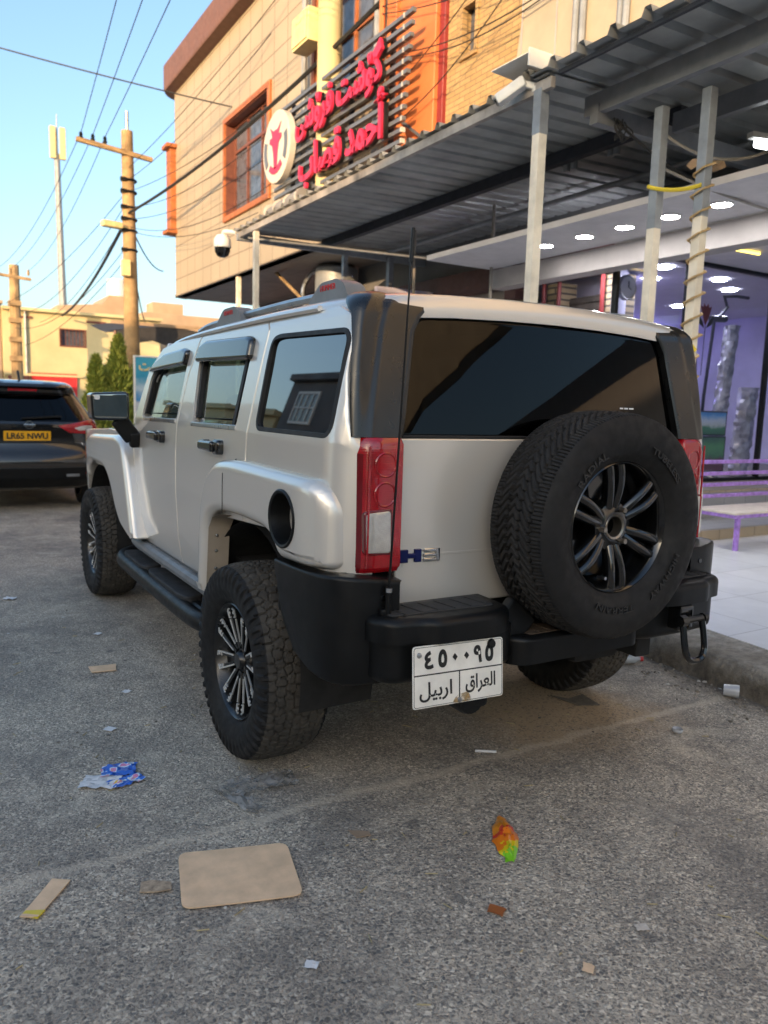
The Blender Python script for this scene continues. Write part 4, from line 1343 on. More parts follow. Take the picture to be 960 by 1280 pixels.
def window(outer, X, parent, f_out, f_in, mull=(.5,), trans=(.62,), lit=None):
    a0, b0 = outer[0]; a1, b1 = outer[2]
    fr = B()
    t_ = .14
    fr.slab(rect(a0 - .10, b0 - .10, a1 + .10, b1 + .10), -.02, .06, fw(X), .01, 1, [rect(a0 + .01, b0 + .01, a1 - .01, b1 - .01)])
    fr = fr.done('window_frame', f_out, parent)
    rv = B(); rv.slab(rect(a0, b0, a1, b1), -.24, .02, fw(X), 0, 1, [rect(a0 + .03, b0 + .03, a1 - .03, b1 - .03)]); rv.done('window_reveal', f_in, fr)
    sa = B()
    sa.slab(rect(a0 + .03, b0 + .03, a1 - .03, b1 - .03), -.22, -.17, fw(X), 0, 1, [rect(a0 + .09, b0 + .09, a1 - .09, b1 - .09)])
    for m_ in mull: sa.box((X + .19, a0 + (a1 - a0) * m_, (b0 + b1) / 2), (.05, .06, b1 - b0 - .1))
    for m_ in trans: sa.box((X + .19, (a0 + a1) / 2, b0 + (b1 - b0) * m_), (.045, a1 - a0 - .1, .06))
    sa.done('sash', f_in, fr)
    B().box((X + .21, (a0 + a1) / 2, (b0 + b1) / 2), (.01, a1 - a0 - .1, b1 - b0 - .1)).done('pane', M['win_glass'], fr)
    return fr
window(W1, 4.0, bld, M['frame_or'], M['frame_br'], (.33, .66), (.7,))
window(W2, 4.0, bld, M['frame_br'], M['frame_or'], (.5,), (.6,))
cw = B(); cw.box((3.98, 19.15, 6.9), (.26, .40, 2.1), None, .02); cw.box((3.93, 19.1, 5.84), (.40, .50, .1), None, .02); cw.box((3.93, 19.1, 7.98), (.40, .5, .1), None, .02)
cw.done('corner_window', M['frame_or'], bld)
# orange pilaster, neighbouring brick building, cream panel building
pil = B(); pil.slab(rect(6.80, 4.2, 7.95, 10.0), -.3, .10, fw(4.0), .01, 1); pil.slab(rect(7.70, 4.2, 7.95, 10.0), .0, .16, fw(4.0), .01, 1)
pil.done('pilaster', M['orange'], bld)

bb = thing('brick_building', 'narrow yellow brick front with maroon strip beside an orange pilaster', 'building', (4, 6, 0))
W3 = rect(6.06, 5.80, 6.36, 6.40)
w_ = B(); w_.slab(rect(5.15, 4.2, 6.68, 10), -.25, 0, fw(4.02), 0, 1, [W3]); w_.done('wall', M['brick_y'], bb)
B().slab(rect(6.68, 4.2, 6.80, 10), -.2, .04, fw(4.0), .005, 1).done('maroon_strip', M['maroon'], bb)
fr = B(); fr.slab(rect(6.03, 5.77, 6.39, 6.43), -.05, .03, fw(4.02), .004, 1, [rect(6.08, 5.82, 6.34, 6.38)]); fr = fr.done('window_frame', M['brick_y'], bb)
B().box((4.15, 6.21, 6.1), (.02, .3, .6)).done('pane', M['win_glass'], fr)

cb_ = thing('panel_building', 'cream panelled upper front with grey drain pipes above the right canopy', 'building', (3.8, 2, 0))
w_ = B()
w_.slab([(5.55, 4.24), (5.12, 5.2), (4.95, 6.3), (4.90, 10), (-14, 10), (-14, 4.24)], -.3, 0, fw(3.85), .03, 3)  # unseen length behind the viewpoint extended for the rear glass reflection
w_.done('wall', M['cream'], cb_)
pi_ = B()
for y in (4.02, 4.12, 3.52, 3.45): pi_.tube([(3.80, y, 3.9), (3.80, y, 10)], .035, 8)
pi_.done('drain_pipe', M['grey_post'], cb_)
B().box((6.9, -6.3, 2.1), (.3, 15.2, 4.0)).done('ground_wall', M['white_ceiling'], cb_)  # unseen pale wall added to fill rear glass reflections and lighten the tailgate
b = B()
for y in (-.3,):
    for k in range(24): b.box((6.73, y, .3 + k * .11), (.03, 2.0, .06), None, .005)
b.done('added_shutter', M['white_metal'], cb_)  # unseen white slats added with the wall to lighten the tailgate
sm = B()
for y in (5.0, 4.45, 2.8, 2.0, 1.0): sm.box((3.843, y, 7), (.01, .02, 6))
sm.done('panel_seam', M['beam_white'], cb_)

# ================================================================== shops under the awning
shop = thing('gift_shop', 'lavender glass-fronted gift shop with a recessed lit porch and tiled steps', 'shop', (6, 4, .16))
B().box((4.62, 2.4, 3.14), (.24, 7.6, .24), None, .01).done('beam', M['beam_white'], shop)
# porch soffit outside the beam and porch ceiling
B().box((4.0, 2.4, 3.30), (1.02, 7.6, .06)).box((7.5, 1.5, 3.34), (5.6, 5.5, .06)).box((8.9, 6.85, 3.30), (5.5, 5.1, .06)).box((5.48, 4.72, 3.30), (1.3, .8, .06)).done('ceiling', M['white_ceiling'], shop)
B().slab(rect(4.75, .57, 12, 4.3), .0, .03, lambda a, b, d: (a, b, .57 + d)) if False else None
st_ = B()
st_.box((8.2, 3.62, .215), (8.0, 1.44, .11), None, .004)
st_.done('step', M['step_tile'], shop)
st2 = B(); st2.box((8.3, 3.95, .43), (7.6, .88, .32), None, .004); st2.done('terrace_riser', M['step_top'], shop)
st3 = B(); st3.box((8.3, 6.6, .585), (7.62, 6.2, .03), None, .004); st3.done('shop_floor', M['step_tile'], shop)
st4 = B(); st4.box((8.2, 3.30, .274), (8.0, .76, .008)); st4.done('step_tread', M['step_top'], shop)
# glass wall facing the camera
gf = B()
for x in (4.82, 6.05, 7.75, 9.4, 11): gf.box((x, 4.30, 1.95), (.05, .07, 2.72), None, .004)
gf.box((7.9, 4.30, .62), (6.2, .07, .05)); gf.box((7.9, 4.30, 3.30), (6.2, .07, .06))
gf.done('glass_frame', M['black_plastic'], shop)
B().box((7.9, 4.30, 1.95), (6.2, .010, 2.6)).done('shop_window', M['clear_glass'], shop)
# inside walls
iw = B(); iw.box((8.0, 9.2, 2.0), (7, .1, 2.8)); iw.bar((4.86, 4.36, 2.0), (6.12, 5.3, 2.0), .06, 2.8); iw.box((6.12, 7.2, 2.0), (.06, 4.0, 2.8)); iw.box((11.3, 5, 2.0), (.1, 10, 3.0))
iw.done('inside_wall', M['lav'], shop)
sh = B()
for z in (1.3, 1.75, 2.2): sh.box((8.5, 9.0, z), (4.4, .35, .03))
for x in (6.3, 7.8, 9.3, 10.7): sh.box((x, 9.0, 1.6), (.03, .35, 1.9))
sh.done('shelf', M['white_metal'], shop)
vs = B(); vs.box((8.5, 9.12, 2.75), (5.5, .03, .05)); vs.box((6.17, 7.2, 3.0), (.02, 3.8, .04)); vs.done('light_strip', M['neon_violet'], shop)
dl = []
def downlight(name, x, y, z, m, label, group, r=.085):
    o = thing(name, label, 'ceiling light', (x, y, z), group)
    b = B(); b.lathe([(0, -.010), (r, -.010), (r + .003, -.004)], Matrix.Translation((x, y, z)), 24); b.done('diffuser', m, o)
    b = B(); b.lathe([(r + .002, -.013), (r + .016, -.010), (r + .018, .0)], Matrix.Translation((x, y, z)), 24); b.done('rim', M['white_metal'], o)
    return o
for i, y in enumerate((4.61, 4.01, 3.47, 2.93, 2.39, 1.85)):
    downlight('downlight', 4.0, y, 3.27, M['lamp'], 'round white downlight in the row along the outer soffit under the awning', 'downlights in the outer soffit row')
for x, y in ((5.3, 5.1), (5.98, 4.62), (6.55, 5.3), (7.25, 4.75), (8.1, 5.2), (6.2, 6.8), (7.6, 6.8), (9.0, 6.8), (6.2, 8.2), (8.2, 8.2)):
    downlight('shop_light', x, y, 3.262, M['lamp_in'], 'round bluish-white light in the ceiling inside the gift shop', 'ceiling lights inside the gift shop', .095)
nb = B(); nb.tube([(5.52, 3.02, 3.29), (5.55, 3.55, 3.29), (6.25, 3.52, 3.29)], .014, 6); tag(nb.done('neon_strip', M['neon']), 'yellow neon strip bent into an arrow on the porch ceiling', 'neon light')

# display behind the glass
def flat_picture(name, label, x0, x1, z0, z1, y, stops, noise_s, tilt=0, loc_z=None):
    o = thing(name, label, 'painting', ((x0 + x1) / 2, y, z0))
    t = NT(name + '_canvas')
    z = t.sep()[2]
    f = t.math('DIVIDE', t.math('SUBTRACT', z, z0), z1 - z0)
    f2 = t.math('ADD', f, t.math('MULTIPLY', t.math('SUBTRACT', t.noise(noise_s, 5, .6), .5), .42))
    t.set(color=t.ramp(f2, stops), rough=.6)
    B().box(((x0 + x1) / 2, y, (z0 + z1) / 2), (x1 - x0, .03, z1 - z0), None, .004).done('canvas', t.m, o)
    B().slab(rect(x0 - .012, z0 - .012, x1 + .012, z1 + .012), -.02, .018, fs(y), .004, 1, [rect(x0 + .006, z0 + .006, x1 - .006, z1 - .006)]).done('frame', M['black_plastic'], o)
    return o
flat_picture('landscape_painting', 'landscape canvas of blue sky and pines leaning above the garden picture', 6.60, 7.22, 1.20, 1.50, 4.46, [(.0, (.03, .12, .05)), (.3, (.06, .22, .09)), (.42, (.50, .55, .50)), (.6, (.55, .62, .66)), (.85, (.10, .34, .62)), (1, (.05, .22, .5))], 9)
flat_picture('garden_painting', 'garden canvas with green lawn and dark red shrubs standing on the shop floor', 6.55, 7.22, .72, 1.17, 4.45, [(.0, (.16, .05, .07)), (.3, (.13, .06, .07)), (.45, (.06, .20, .07)), (.7, (.10, .30, .10)), (1, (.04, .12, .06))], 11)
flat_picture('figure_painting', 'narrow blue canvas with a pale figure shape beside the landscape canvas', 6.28, 6.57, 1.19, 1.52, 4.47, [(.0, (.03, .04, .30)), (.42, (.04, .05, .36)), (.5, (.5, .33, .28)), (.6, (.42, .22, .2)), (.66, (.04, .05, .36)), (1, (.03, .04, .3))], 6)
flat_picture('pink_painting', 'narrow faded pink canvas below the blue figure canvas', 6.30, 6.53, .72, 1.16, 4.46, [(.0, (.34, .10, .12)), (.5, (.42, .16, .18)), (1, (.22, .07, .1))], 8)
# black garment stand with a bent arm
g_ = B(); g_.tube([(7.08, 4.75, .61), (7.12, 4.75, 1.7), (7.20, 4.75, 2.62), (7.20, 4.75, 2.72)], .022, 8)
g_.tube([(7.14, 4.75, 2.74), (7.44, 4.75, 2.76)], .045, 8); g_.tube([(7.30, 4.75, 2.78), (7.46, 4.75, 2.92), (7.38, 4.75, 3.05), (7.62, 4.75, 3.08), (7.9, 4.75, 3.08)], .022, 8)
g_.tube([(6.9, 4.62, .62), (7.3, 4.9, .62)], .02, 6); g_.tube([(6.9, 4.9, .62), (7.3, 4.62, .62)], .02, 6)
tag(g_.done('display_stand', M['black_plastic']), 'tall black display stand with a bent arm behind the shop glass', 'display stand')
ez = B()
for x in (6.45, 6.62): ez.tube([(x, 4.75, .61), (x + .05, 4.78, 2.02)], .028, 8)
ez.box((6.56, 4.75, 1.95), (.2, .03, .03)); ez.box((6.56, 4.75, 1.3), (.26, .03, .03)); ez.lathe([(0, .05), (.04, .03), (.055, 0), (.04, -.03), (0, -.05)], Matrix.Translation((6.46, 4.74, 1.72)), 10)
tag(ez.done('easel', M['black_plastic']), 'black twin-post easel behind the blue figure canvas', 'easel')
hb = thing('handbag', 'dark red handbag hanging behind the shop glass above the easel', 'bag', (6.8, 4.8, 2.1))
B().slab(rpoly([(6.62, 2.02), (6.96, 2.0), (6.92, 2.28), (6.70, 2.30)], .05), -.05, .05, fs(4.8), .03, 3).done('body', basic('bag_leather', (.075, .03, .04), .5), hb)
B().tube(curve_pts([(6.70, 4.8, 2.28), (6.76, 4.8, 2.42), (6.86, 4.8, 2.42), (6.91, 4.8, 2.27)], 5), .010, 6).done('handle', M['black_plastic'], hb)
rs = thing('rose_emblem', 'dark red rose sticker with black leaves on the shop glass', 'sticker', (6.42, 4.29, 2.7))
r_ = B(); r_.slab(rpoly([(6.42, 2.56), (6.49, 2.70), (6.52, 2.80), (6.47, 2.78), (6.45, 2.83), (6.41, 2.79), (6.37, 2.83), (6.36, 2.78), (6.31, 2.80), (6.35, 2.70)], .008), -.001, .003, fs(4.29)); r_.done('petals', basic('rose_red', (.14, .035, .045), .6), rs)
r_ = B(); r_.slab(rpoly([(6.40, 2.53), (6.30, 2.58), (6.26, 2.72), (6.31, 2.66), (6.37, 2.60)], .01), -.001, .003, fs(4.29)); r_.slab(rpoly([(6.44, 2.53), (6.54, 2.58), (6.58, 2.72), (6.53, 2.66), (6.47, 2.60)], .01), -.001, .003, fs(4.29)); r_.bar((6.42, 4.287, 2.56), (6.41, 4.287, 1.95), .008, .004); r_.done('leaves', basic('leaf_black', (.02, .022, .03), .6), rs)
ck = thing('wall_clock', 'round white wall clock just inside the shop beside the glass frame', 'clock', (5.09, 4.36, 2.92))
B().lathe([(0, .03), (.115, .03), (.12, .025)], axes((5.10, 4.40, 2.90), (1, 0, 0), (0, 0, 1), (0, -1, 0)), 28).done('dial', M['paper_white'], ck)
B().lathe([(.118, .028), (.135, .034), (.145, .02), (.145, -.02)], axes((5.10, 4.40, 2.90), (1, 0, 0), (0, 0, 1), (0, -1, 0)), 28).done('rim', M['steel'], ck)
hd = B(); hd.bar((5.10, 4.365, 2.90), (5.10, 4.365, 2.97), .010, .004); hd.bar((5.10, 4.365, 2.90), (5.15, 4.365, 2.88), .008, .004); hd.done('hands', M['ink'], ck)
# plastic-wrapped column leaning by the glass
pc = B()
rows = []
for k in range(40):
    z = .61 + k / 39 * 2.05
    x = 7.22 + .20 * (k / 39)
    rows.append([(x + (.095 + .022 * rng.uniform(-1, 1)) * cos(a), 4.62 + (.095 + .022 * rng.uniform(-1, 1)) * sin(a), z) for a in np.linspace(0, 2 * pi, 15)[:-1]])
pc.grid(rows, True)
t = NT('plastic_wrap'); t.set(color=t.ramp(t.noise(8, 6), [(.35, (.16, .16, .17)), (.7, (.50, .50, .53))]), rough=.22, coat=.6)
tag(pc.done('wrapped_column', t.m, None, 20), 'column wrapped in crinkled clear plastic behind the shop glass', 'column')
for i, (x, hgt_, lb) in enumerate(((8.0, 1.25, 'second crinkled plastic-wrapped bundle at the frame edge behind the shop glass'),)):
    pc = B(); rows = []
    for k in range(24):
        z = .61 + k / 23 * hgt_
        rows.append([(x + .1 * k / 23 + (.16 + .03 * rng.uniform(-1, 1)) * cos(a), 4.75 + (.12 + .02 * rng.uniform(-1, 1)) * sin(a), z) for a in np.linspace(0, 2 * pi, 15)[:-1]])
    pc.grid(rows, True); tag(pc.done('wrapped_bundle', t.m, None, 20), lb, 'bundle')

# goods on the shelves inside
cols_ = [('gift_red', (.45, .05, .06)), ('gift_gold', (.55, .38, .10)), ('gift_white', (.7, .68, .66)), ('gift_blue', (.08, .14, .40)), ('gift_green', (.10, .25, .12))]
k_ = 0
for z_ in (1.315, 1.765, 2.215):
    for x_ in np.arange(6.55, 10.4, .42):
        w_, h_ = rng.uniform(.16, .30), rng.uniform(.14, .34)
        nm_, cc_ = cols_[k_ % 5]; k_ += 1
        b = B(); b.box((x_, 8.98, z_ + h_ / 2), (w_, .2, h_), None, .01); b.box((x_, 8.98, z_ + h_ + .008), (w_ + .012, .21, .016), None, .004)
        tag(b.done('gift_box', basic(nm_, cc_, .5)), 'small coloured gift box on the back shelves of the gift shop', 'box', 'gift boxes on the shop shelves')
# brick piers and shuttered door of the next shop
nx = thing('shuttered_shop', 'shuttered shop with yellow brick piers and pale wall beyond the gift shop', 'shop', (5.6, 6, .16))
pi_ = B()
for (a0, a1) in ((4.98, 5.22), (6.02, 6.30), (6.78, 7.06)): pi_.slab(rect(a0, .16, a1, 3.2), -.3, 0, fw(5.6), .004, 1)
pi_.done('brick_pier', M['brick_pier'], nx)
d_ = B(); d_.slab(rect(5.18, .16, 6.02, 3.0), -.25, -.18, fw(5.6))
for z in np.arange(.3, 2.95, .11): d_.box((5.77, 5.6, z), (.02, .82, .05), None, .006)
d_.done('shutter', basic('brown_shutter', (.09, .075, .065), .6, var=.3), nx)
dr_ = B()
for y in (5.20, 6.0, 6.30): dr_.tube([(5.55, y, .2), (5.55, y, 3.2)], .03, 6)
dr_.done('drain_pipe', M['maroon'], nx)
B().slab(rect(6.30, .16, 6.78, 3.0), -.3, -.1, fw(5.6)).done('recess_panel', M['grey_render'], nx)
B().slab(rect(7.06, .16, 12.5, 3.28), -.3, -.2, fw(5.6)).done('pale_wall', M['pale_render'], nx)
B().box((5.75, 8.5, 3.45), (.3, 7.2, .35), None, .01).box((5.6, 6.9, 3.3), (.35, .25, .5), None, .01).done('maroon_fascia', basic('maroon_board', (.10, .045, .04), .6), nx)
B().box((5.8, 6.5, 3.9), (.2, 11, .8)).done('upper_wall', M['grey_render'], nx)

# ================================================================== awnings
def corrugated(b, x0, x1, y0, y1, z0, z1, pitch=.26, rib=.05, th=.004):
    """trapezoid ribs that run across the pavement"""
    sec = []
    y = y0
    while y < y1:
        for a, h in ((0, 0), (.62, 0), (.70, rib), (.86, rib), (.94, 0)):
            sec.append((y + a * pitch, h))
        y += pitch
    b.grid([[(x, yy, z + h) for yy, h in sec] for x, z in ((x0, z0), ((x0 + x1) / 2, (z0 + z1) / 2), (x1, z1))])
    b.grid([[(x, yy, z + h + th) for yy, h in sec] for x, z in ((x0, z0), ((x0 + x1) / 2, (z0 + z1) / 2), (x1, z1))])
def screws(b, x, ys_, z):
    for y in ys_: b.lathe([(0, -.012), (.012, -.010), (.016, 0)], Matrix.Translation((x, y, z)), 8)
aw = thing('long_awning', 'long dark corrugated metal awning along the tiled building over the pavement', 'awning', (4, 6, 4))
b = B(); corrugated(b, 2.24, 6.3, 2.72, 9.62, 4.04, 4.16); b.done('sheet', M['sheet'], aw, 20, recalc=False)
b = B(); b.box((2.30, 6.17, 3.985), (.05, 6.9, .085), None, .004); b.done('fascia', basic('rusty_fascia', (.40, .36, .32), .5, .2, var=.45, nscale=2.2), aw)
b = B(); b.box((3.72, 6.1, 4.02), (.09, 6.95, .12)); b.box((6.0, 6.1, 4.04), (.10, 6.95, .14)); b.done('dark_purlin', M['dark_beam'], aw)
b = B(); b.tube([(4.85, 2.75, 4.02), (4.85, 9.55, 4.02)], .035, 8); b.done('pale_pipe', M['grey_post'], aw)
b = B(); b.box((4.2, 9.60, 3.95), (3.9, .07, .10), None, .004); b.tube([(2.3, 9.66, 3.98), (4.4, 9.66, 3.98)], .05, 10); b.done('end_beam', M['grey_post'], aw)
b = B()
for x, y, r_ in ((4.11, 9.58, .05), (4.94, 9.5, .06)): b.box((x, y, 2.05), (r_ * 1.6, r_ * 1.6, 3.8), None, .006)
b.done('support_post', M['grey_post'], aw)
b = B(); b.tube([(2.36, 9.4, 3.92), (5.5, 5.9, 3.3)], .022, 8); b.done('slanting_pipe', M['grey_post'], aw)
for x, y, z0, z1 in ((4.4, 6.05, 2.4, 4.05), (4.4, 7.9, 2.4, 4.05)): B().tube([(x, y, z0), (x, y, z1)], .022, 8).done('hanging_rod', M['cable_pale'], aw)
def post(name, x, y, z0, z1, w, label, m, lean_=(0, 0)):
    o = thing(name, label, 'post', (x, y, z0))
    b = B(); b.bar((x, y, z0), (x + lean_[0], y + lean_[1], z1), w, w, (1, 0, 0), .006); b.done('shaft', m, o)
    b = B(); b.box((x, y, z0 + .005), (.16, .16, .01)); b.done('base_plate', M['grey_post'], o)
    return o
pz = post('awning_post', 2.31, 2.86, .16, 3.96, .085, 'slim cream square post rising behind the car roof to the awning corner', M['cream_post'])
B().box((2.31, 2.86, 3.80), (.09, .09, .34), None, .004).done('grey_top', M['grey_post'], pz)  # grey length at the head of the cream shaft
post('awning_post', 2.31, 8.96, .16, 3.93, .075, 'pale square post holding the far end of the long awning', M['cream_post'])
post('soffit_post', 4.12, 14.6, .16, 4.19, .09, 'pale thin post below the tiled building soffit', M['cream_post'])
sw = B(); sw.tube([(4.6, 13.65, 4.2), (4.6, 11.3, 3.0)], .035, 8); tag(sw.done('timber_prop', M['wood_pole']), 'thin slanting timber prop below the tiled building soffit', 'prop')
dk = thing('flue_pipe', 'fat grey metal duct rising beside the soffit with bent silver hose', 'duct', (5.2, 12, 2))
B().lathe([(.42, 2.0), (.42, 4.1), (.36, 4.15), (0, 4.15)], Matrix.Translation((5.2, 12.0, 0)), 24).done('drum', M['grey_post'], dk)
B().tube(curve_pts([(5.0, 12.6, 3.0), (4.85, 12.8, 3.7), (5.0, 12.7, 4.1), (5.2, 12.3, 4.18)], 6), .05, 10).done('hose', M['steel'], dk)

# right-hand canopy with its steel frame
ca2 = thing('steel_canopy', 'higher corrugated canopy on grey steel beams at the upper right', 'awning', (4, 0, 4))
b = B(); corrugated(b, 2.20, 8.2, -1.2, 2.70, 4.06, 4.16, .30, .055); b.done('sheet', M['sheet'], ca2, 20, recalc=False)
b = B(); b.box((2.80, .8, 3.93), (.07, 4.1, .16), None, .006); b.box((3.58, .75, 3.90), (.07, 3.7, .16), None, .006); b.box((5.2, .75, 3.90), (.07, 3.7, .16), None, .006)
b.done('long_beam', M['steel_beam'], ca2)
b = B(); b.box((4.9, 2.72, 3.84), (4.3, .09, .15), None, .006); b.done('cross_beam', M['steel_beam'], ca2)
b = B(); b.box((2.3, .75, 4.03), (.03, 3.8, .03)); b.done('angle_iron', M['dark_beam'], ca2)
# loose sheet end over the first awning
ls = B(); ls.slab([(2.78, 0), (3.28, 0), (3.28, .006), (2.78, .006)], 2.12, 2.50, lambda a, b_, d: (d, a, 4.19 + b_ + (a - 2.78) * .02 - (d - 2.1) * .06))
ls.slab([(2.76, 0), (2.775, 0), (2.775, .13), (2.76, .13)], 2.08, 2.42, lambda a, b_, d: (d, a, 4.07 + b_))
tag(ls.done('flashing_sheet', M['white_metal']), 'bent white flashing sheet lying where the two awnings meet', 'metal sheet')

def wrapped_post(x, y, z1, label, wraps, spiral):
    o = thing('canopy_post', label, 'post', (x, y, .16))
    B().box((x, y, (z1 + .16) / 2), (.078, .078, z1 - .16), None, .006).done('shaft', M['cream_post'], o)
    B().box((x, y, z1 - .45), (.081, .081, .9), None, .006).done('grey_upper', M['grey_post'], o)  # upper part of the cream shaft is grey
    b = B()
    if spiral:
        pts = []
        for k in range(240):
            th = k / 240 * 2 * pi * 13
            r_ = .056 / max(abs(cos((th + pi / 4) % (pi / 2) - pi / 4)), .7)
            pts.append((x + r_ * cos(th), y + r_ * sin(th), 1.3 + k / 240 * 2.0))
        b.tube(pts, .009, 5); b.done('cord_wrap', basic('tan_cord', (.45, .31, .14), .7), o)
    return o
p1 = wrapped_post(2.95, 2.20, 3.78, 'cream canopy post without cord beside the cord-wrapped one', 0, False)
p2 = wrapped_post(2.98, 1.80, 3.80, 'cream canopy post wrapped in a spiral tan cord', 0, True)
tag(B().tube(sag((2.90, 2.24, 3.20), (2.94, 1.78, 3.12), .03), .016, 6).done('tied_rope', M['rope_yellow']), 'bright yellow rope tied across the two canopy posts', 'rope')
b = B(); b.tube(curve_pts([(2.93, 1.86, 2.06), (2.92, 1.76, 1.98), (2.97, 1.74, 1.93)], 4), .016, 6); tag(b.done('rope_loop', M['rope_yellow']), 'yellow rope loop round the cord-wrapped post, higher of two', 'rope')
b = B(); b.tube(curve_pts([(2.93, 1.86, 1.80), (2.92, 1.76, 1.73), (2.97, 1.74, 1.66)], 4), .016, 6); tag(b.done('rope_loop', M['rope_yellow']), 'yellow rope loop round the cord-wrapped post just above the tail lamp', 'rope')
pp = B()
rows = [[(3.50 + a * .055 + rng.uniform(-.012, .012), 2.2 + b_ * .06, 3.50 + .03 * sin(a * 2 + b_) + rng.uniform(-.015, .015)) for a in range(6)] for b_ in range(4)]
pp.grid(rows); tag(pp.done('torn_card', M['cardboard'], None, 10, recalc=False), 'torn tan card caught on the cable under the canopy', 'card')
tb = thing('tube_light', 'lit white tube light under the right canopy at the frame edge', 'lamp', (4.2, 2.1, 3.74))
B().tube([(4.02, 2.12, 3.70), (4.35, 2.05, 3.70)], .035, 10).done('tube', M['tube'], tb)
B().box((4.2, 2.09, 3.76), (.5, .07, .05), Matrix.Rotation(R(-12), 4, 'Z'), .006).done('housing', M['white_metal'], tb)

# bench in front of the steps
bn = thing('metal_bench', 'purple slatted metal bench with pale seat board on the tiled pavement', 'bench', (6, 2.6, .16))
B().box((6.0, 2.62, .528), (2.86, .50, .022), None, .006).done('seat', M['bench_board'], bn)
b = B(); b.box((6.0, 2.40, .50), (2.84, .035, .035)); b.box((6.0, 2.84, .50), (2.84, .035, .035)); b.box((4.60, 2.62, .50), (.035, .46, .035)); b.box((7.4, 2.62, .50), (.035, .46, .035)); b.done('seat_frame', M['purple'], bn)
for x in (4.65, 7.38):
    for y in (2.40, 2.86):
        B().box((x, y, .33), (.04, .04, .34), None, .004).done('leg', M['purple'], bn)
for z in (.635, .75, .865, .985):
    B().box((5.9, 2.89, z), (3.3, .022, .038), None, .006).done('back_rail', M['purple'], bn)
for x in (4.65, 7.38): B().box((x, 2.91, .66), (.035, .03, .72), None, .004).done('back_post', M['purple'], bn)

# ================================================================== the butcher's sign
sg = thing('shop_sign', 'red script shop sign on grey slats with a bull-head disc', 'sign', (3.5, 9, 5.6))
SX = 3.52
b = B()
for i, z in enumerate(np.linspace(4.78, 6.45, 13)):
    b.box((SX + .06, 9.2 - .02 * i, z), (.06, 4.3, .055), None, .004)
b.done('slat', M['slat_grey'], sg)
b = B()
for y in (7.45, 8.6, 9.8, 10.7): b.box((SX + .14, y, 5.6), (.06, .06, 1.75))
b.bar((SX + .14, 7.3, 5.3), (3.98, 6.9, 4.9), .04, .04); b.done('sign_frame', M['dark_beam'], sg)
for z in np.linspace(4.78, 6.45, 13):
    for y in (7.02, 11.30): B().box((SX + .06, y, z), (.064, .03, .06)).done('slat_cap', M['tube_white'], sg)
line1 = ''.join(['\ufbfd', '\ufeb7', '\ufbd9', '\ufeae', '\ufed3', ' ', '\ufe96', '\ufeb7', '\ufbda', '\ufb94'])
line2 = ''.join(['\ufe8f', '\ufe8e', '\ufebc', '\ufed7', ' ', '\ufeaa', '\ufee4', '\ufea3', '\ufe83'])
for nm, body_, y0, y1, zc, hh, tilt in (('top_lettering', line1, 7.38, 10.15, 5.98, .66, 0), ('lower_lettering', line2, 7.25, 10.0, 5.28, .80, 0)):
    for dx, mt, nm2, bo in ((0.0, M['sign_red'], nm, .022), (.045, M['ink'], nm + '_return', .016)):
        me = text_mesh(body_, 1.0, .05 if dx == 0 else .06, FACE_W((SX - .06 + dx, (y0 + y1) / 2, zc)), bold=bo * 1.15, width=y1 - y0, fit_h=hh)
        link_mesh(nm2, me, mt, sg, 0)
b = B(); b.lathe([(0, .06), (.565, .06), (.585, .05), (.585, -.06), (0, -.06)], axes((SX - .05, 10.88, 5.80), (0, -1, 0), (0, 0, 1), (-1, 0, 0)), 48)
disc = b.done('disc', basic('sign_disc', (.62, .57, .50), .45, var=.06), sg)
def on_disc(a, b_, d): return (SX - .11 - d, 10.88 - a, 5.80 + b_)
b = B()
b.slab(rpoly([(-.05, -.36), (.05, -.36), (.09, -.10), (.14, .05), (.26, .10), (.24, .18), (.14, .17), (.16, .25), (.24, .36), (.10, .27), (-.10, .27), (-.24, .36), (-.16, .25), (-.14, .17), (-.24, .18), (-.26, .10), (-.14, .05), (-.09, -.10)], .02), -.002, .012, on_disc)
arc = [(.44 * cos(a), .44 * sin(a)) for a in np.linspace(R(230), R(310), 14)] + [(.33 * cos(a), .33 * sin(a)) for a in np.linspace(R(310), R(230), 14)]
b.slab(arc, -.002, .012, on_disc); b.done('bull_mark', M['sign_red'], disc)
b = B()
for s0 in (R(-35), R(160)):
    arc = [(.50 * cos(a), .50 * sin(a)) for a in np.linspace(s0, s0 + R(55), 10)] + [(.38 * cos(a), .38 * sin(a)) for a in np.linspace(s0 + R(55), s0, 10)]
    b.slab(arc, -.002, .012, on_disc)
b.done('band_mark', M['slat_grey'], disc)
rl_ = thing('rolled_blind', 'grey rolled shade fixed below the bull-head disc', 'blind', (3.5, 11, 4.9))
B().tube([(SX - .02, 9.9, 4.80), (SX - .02, 11.3, 4.74)], .14, 14).done('roll', basic('blind_grey', (.26, .25, .24), .6), rl_)
b = B()
for y in (9.95, 10.4, 10.85, 11.25): b.tube([(SX - .02, y - .02, 4.795), (SX - .02, y + .02, 4.79)], .152, 14)
b.done('strap', M['tube_white'], rl_)
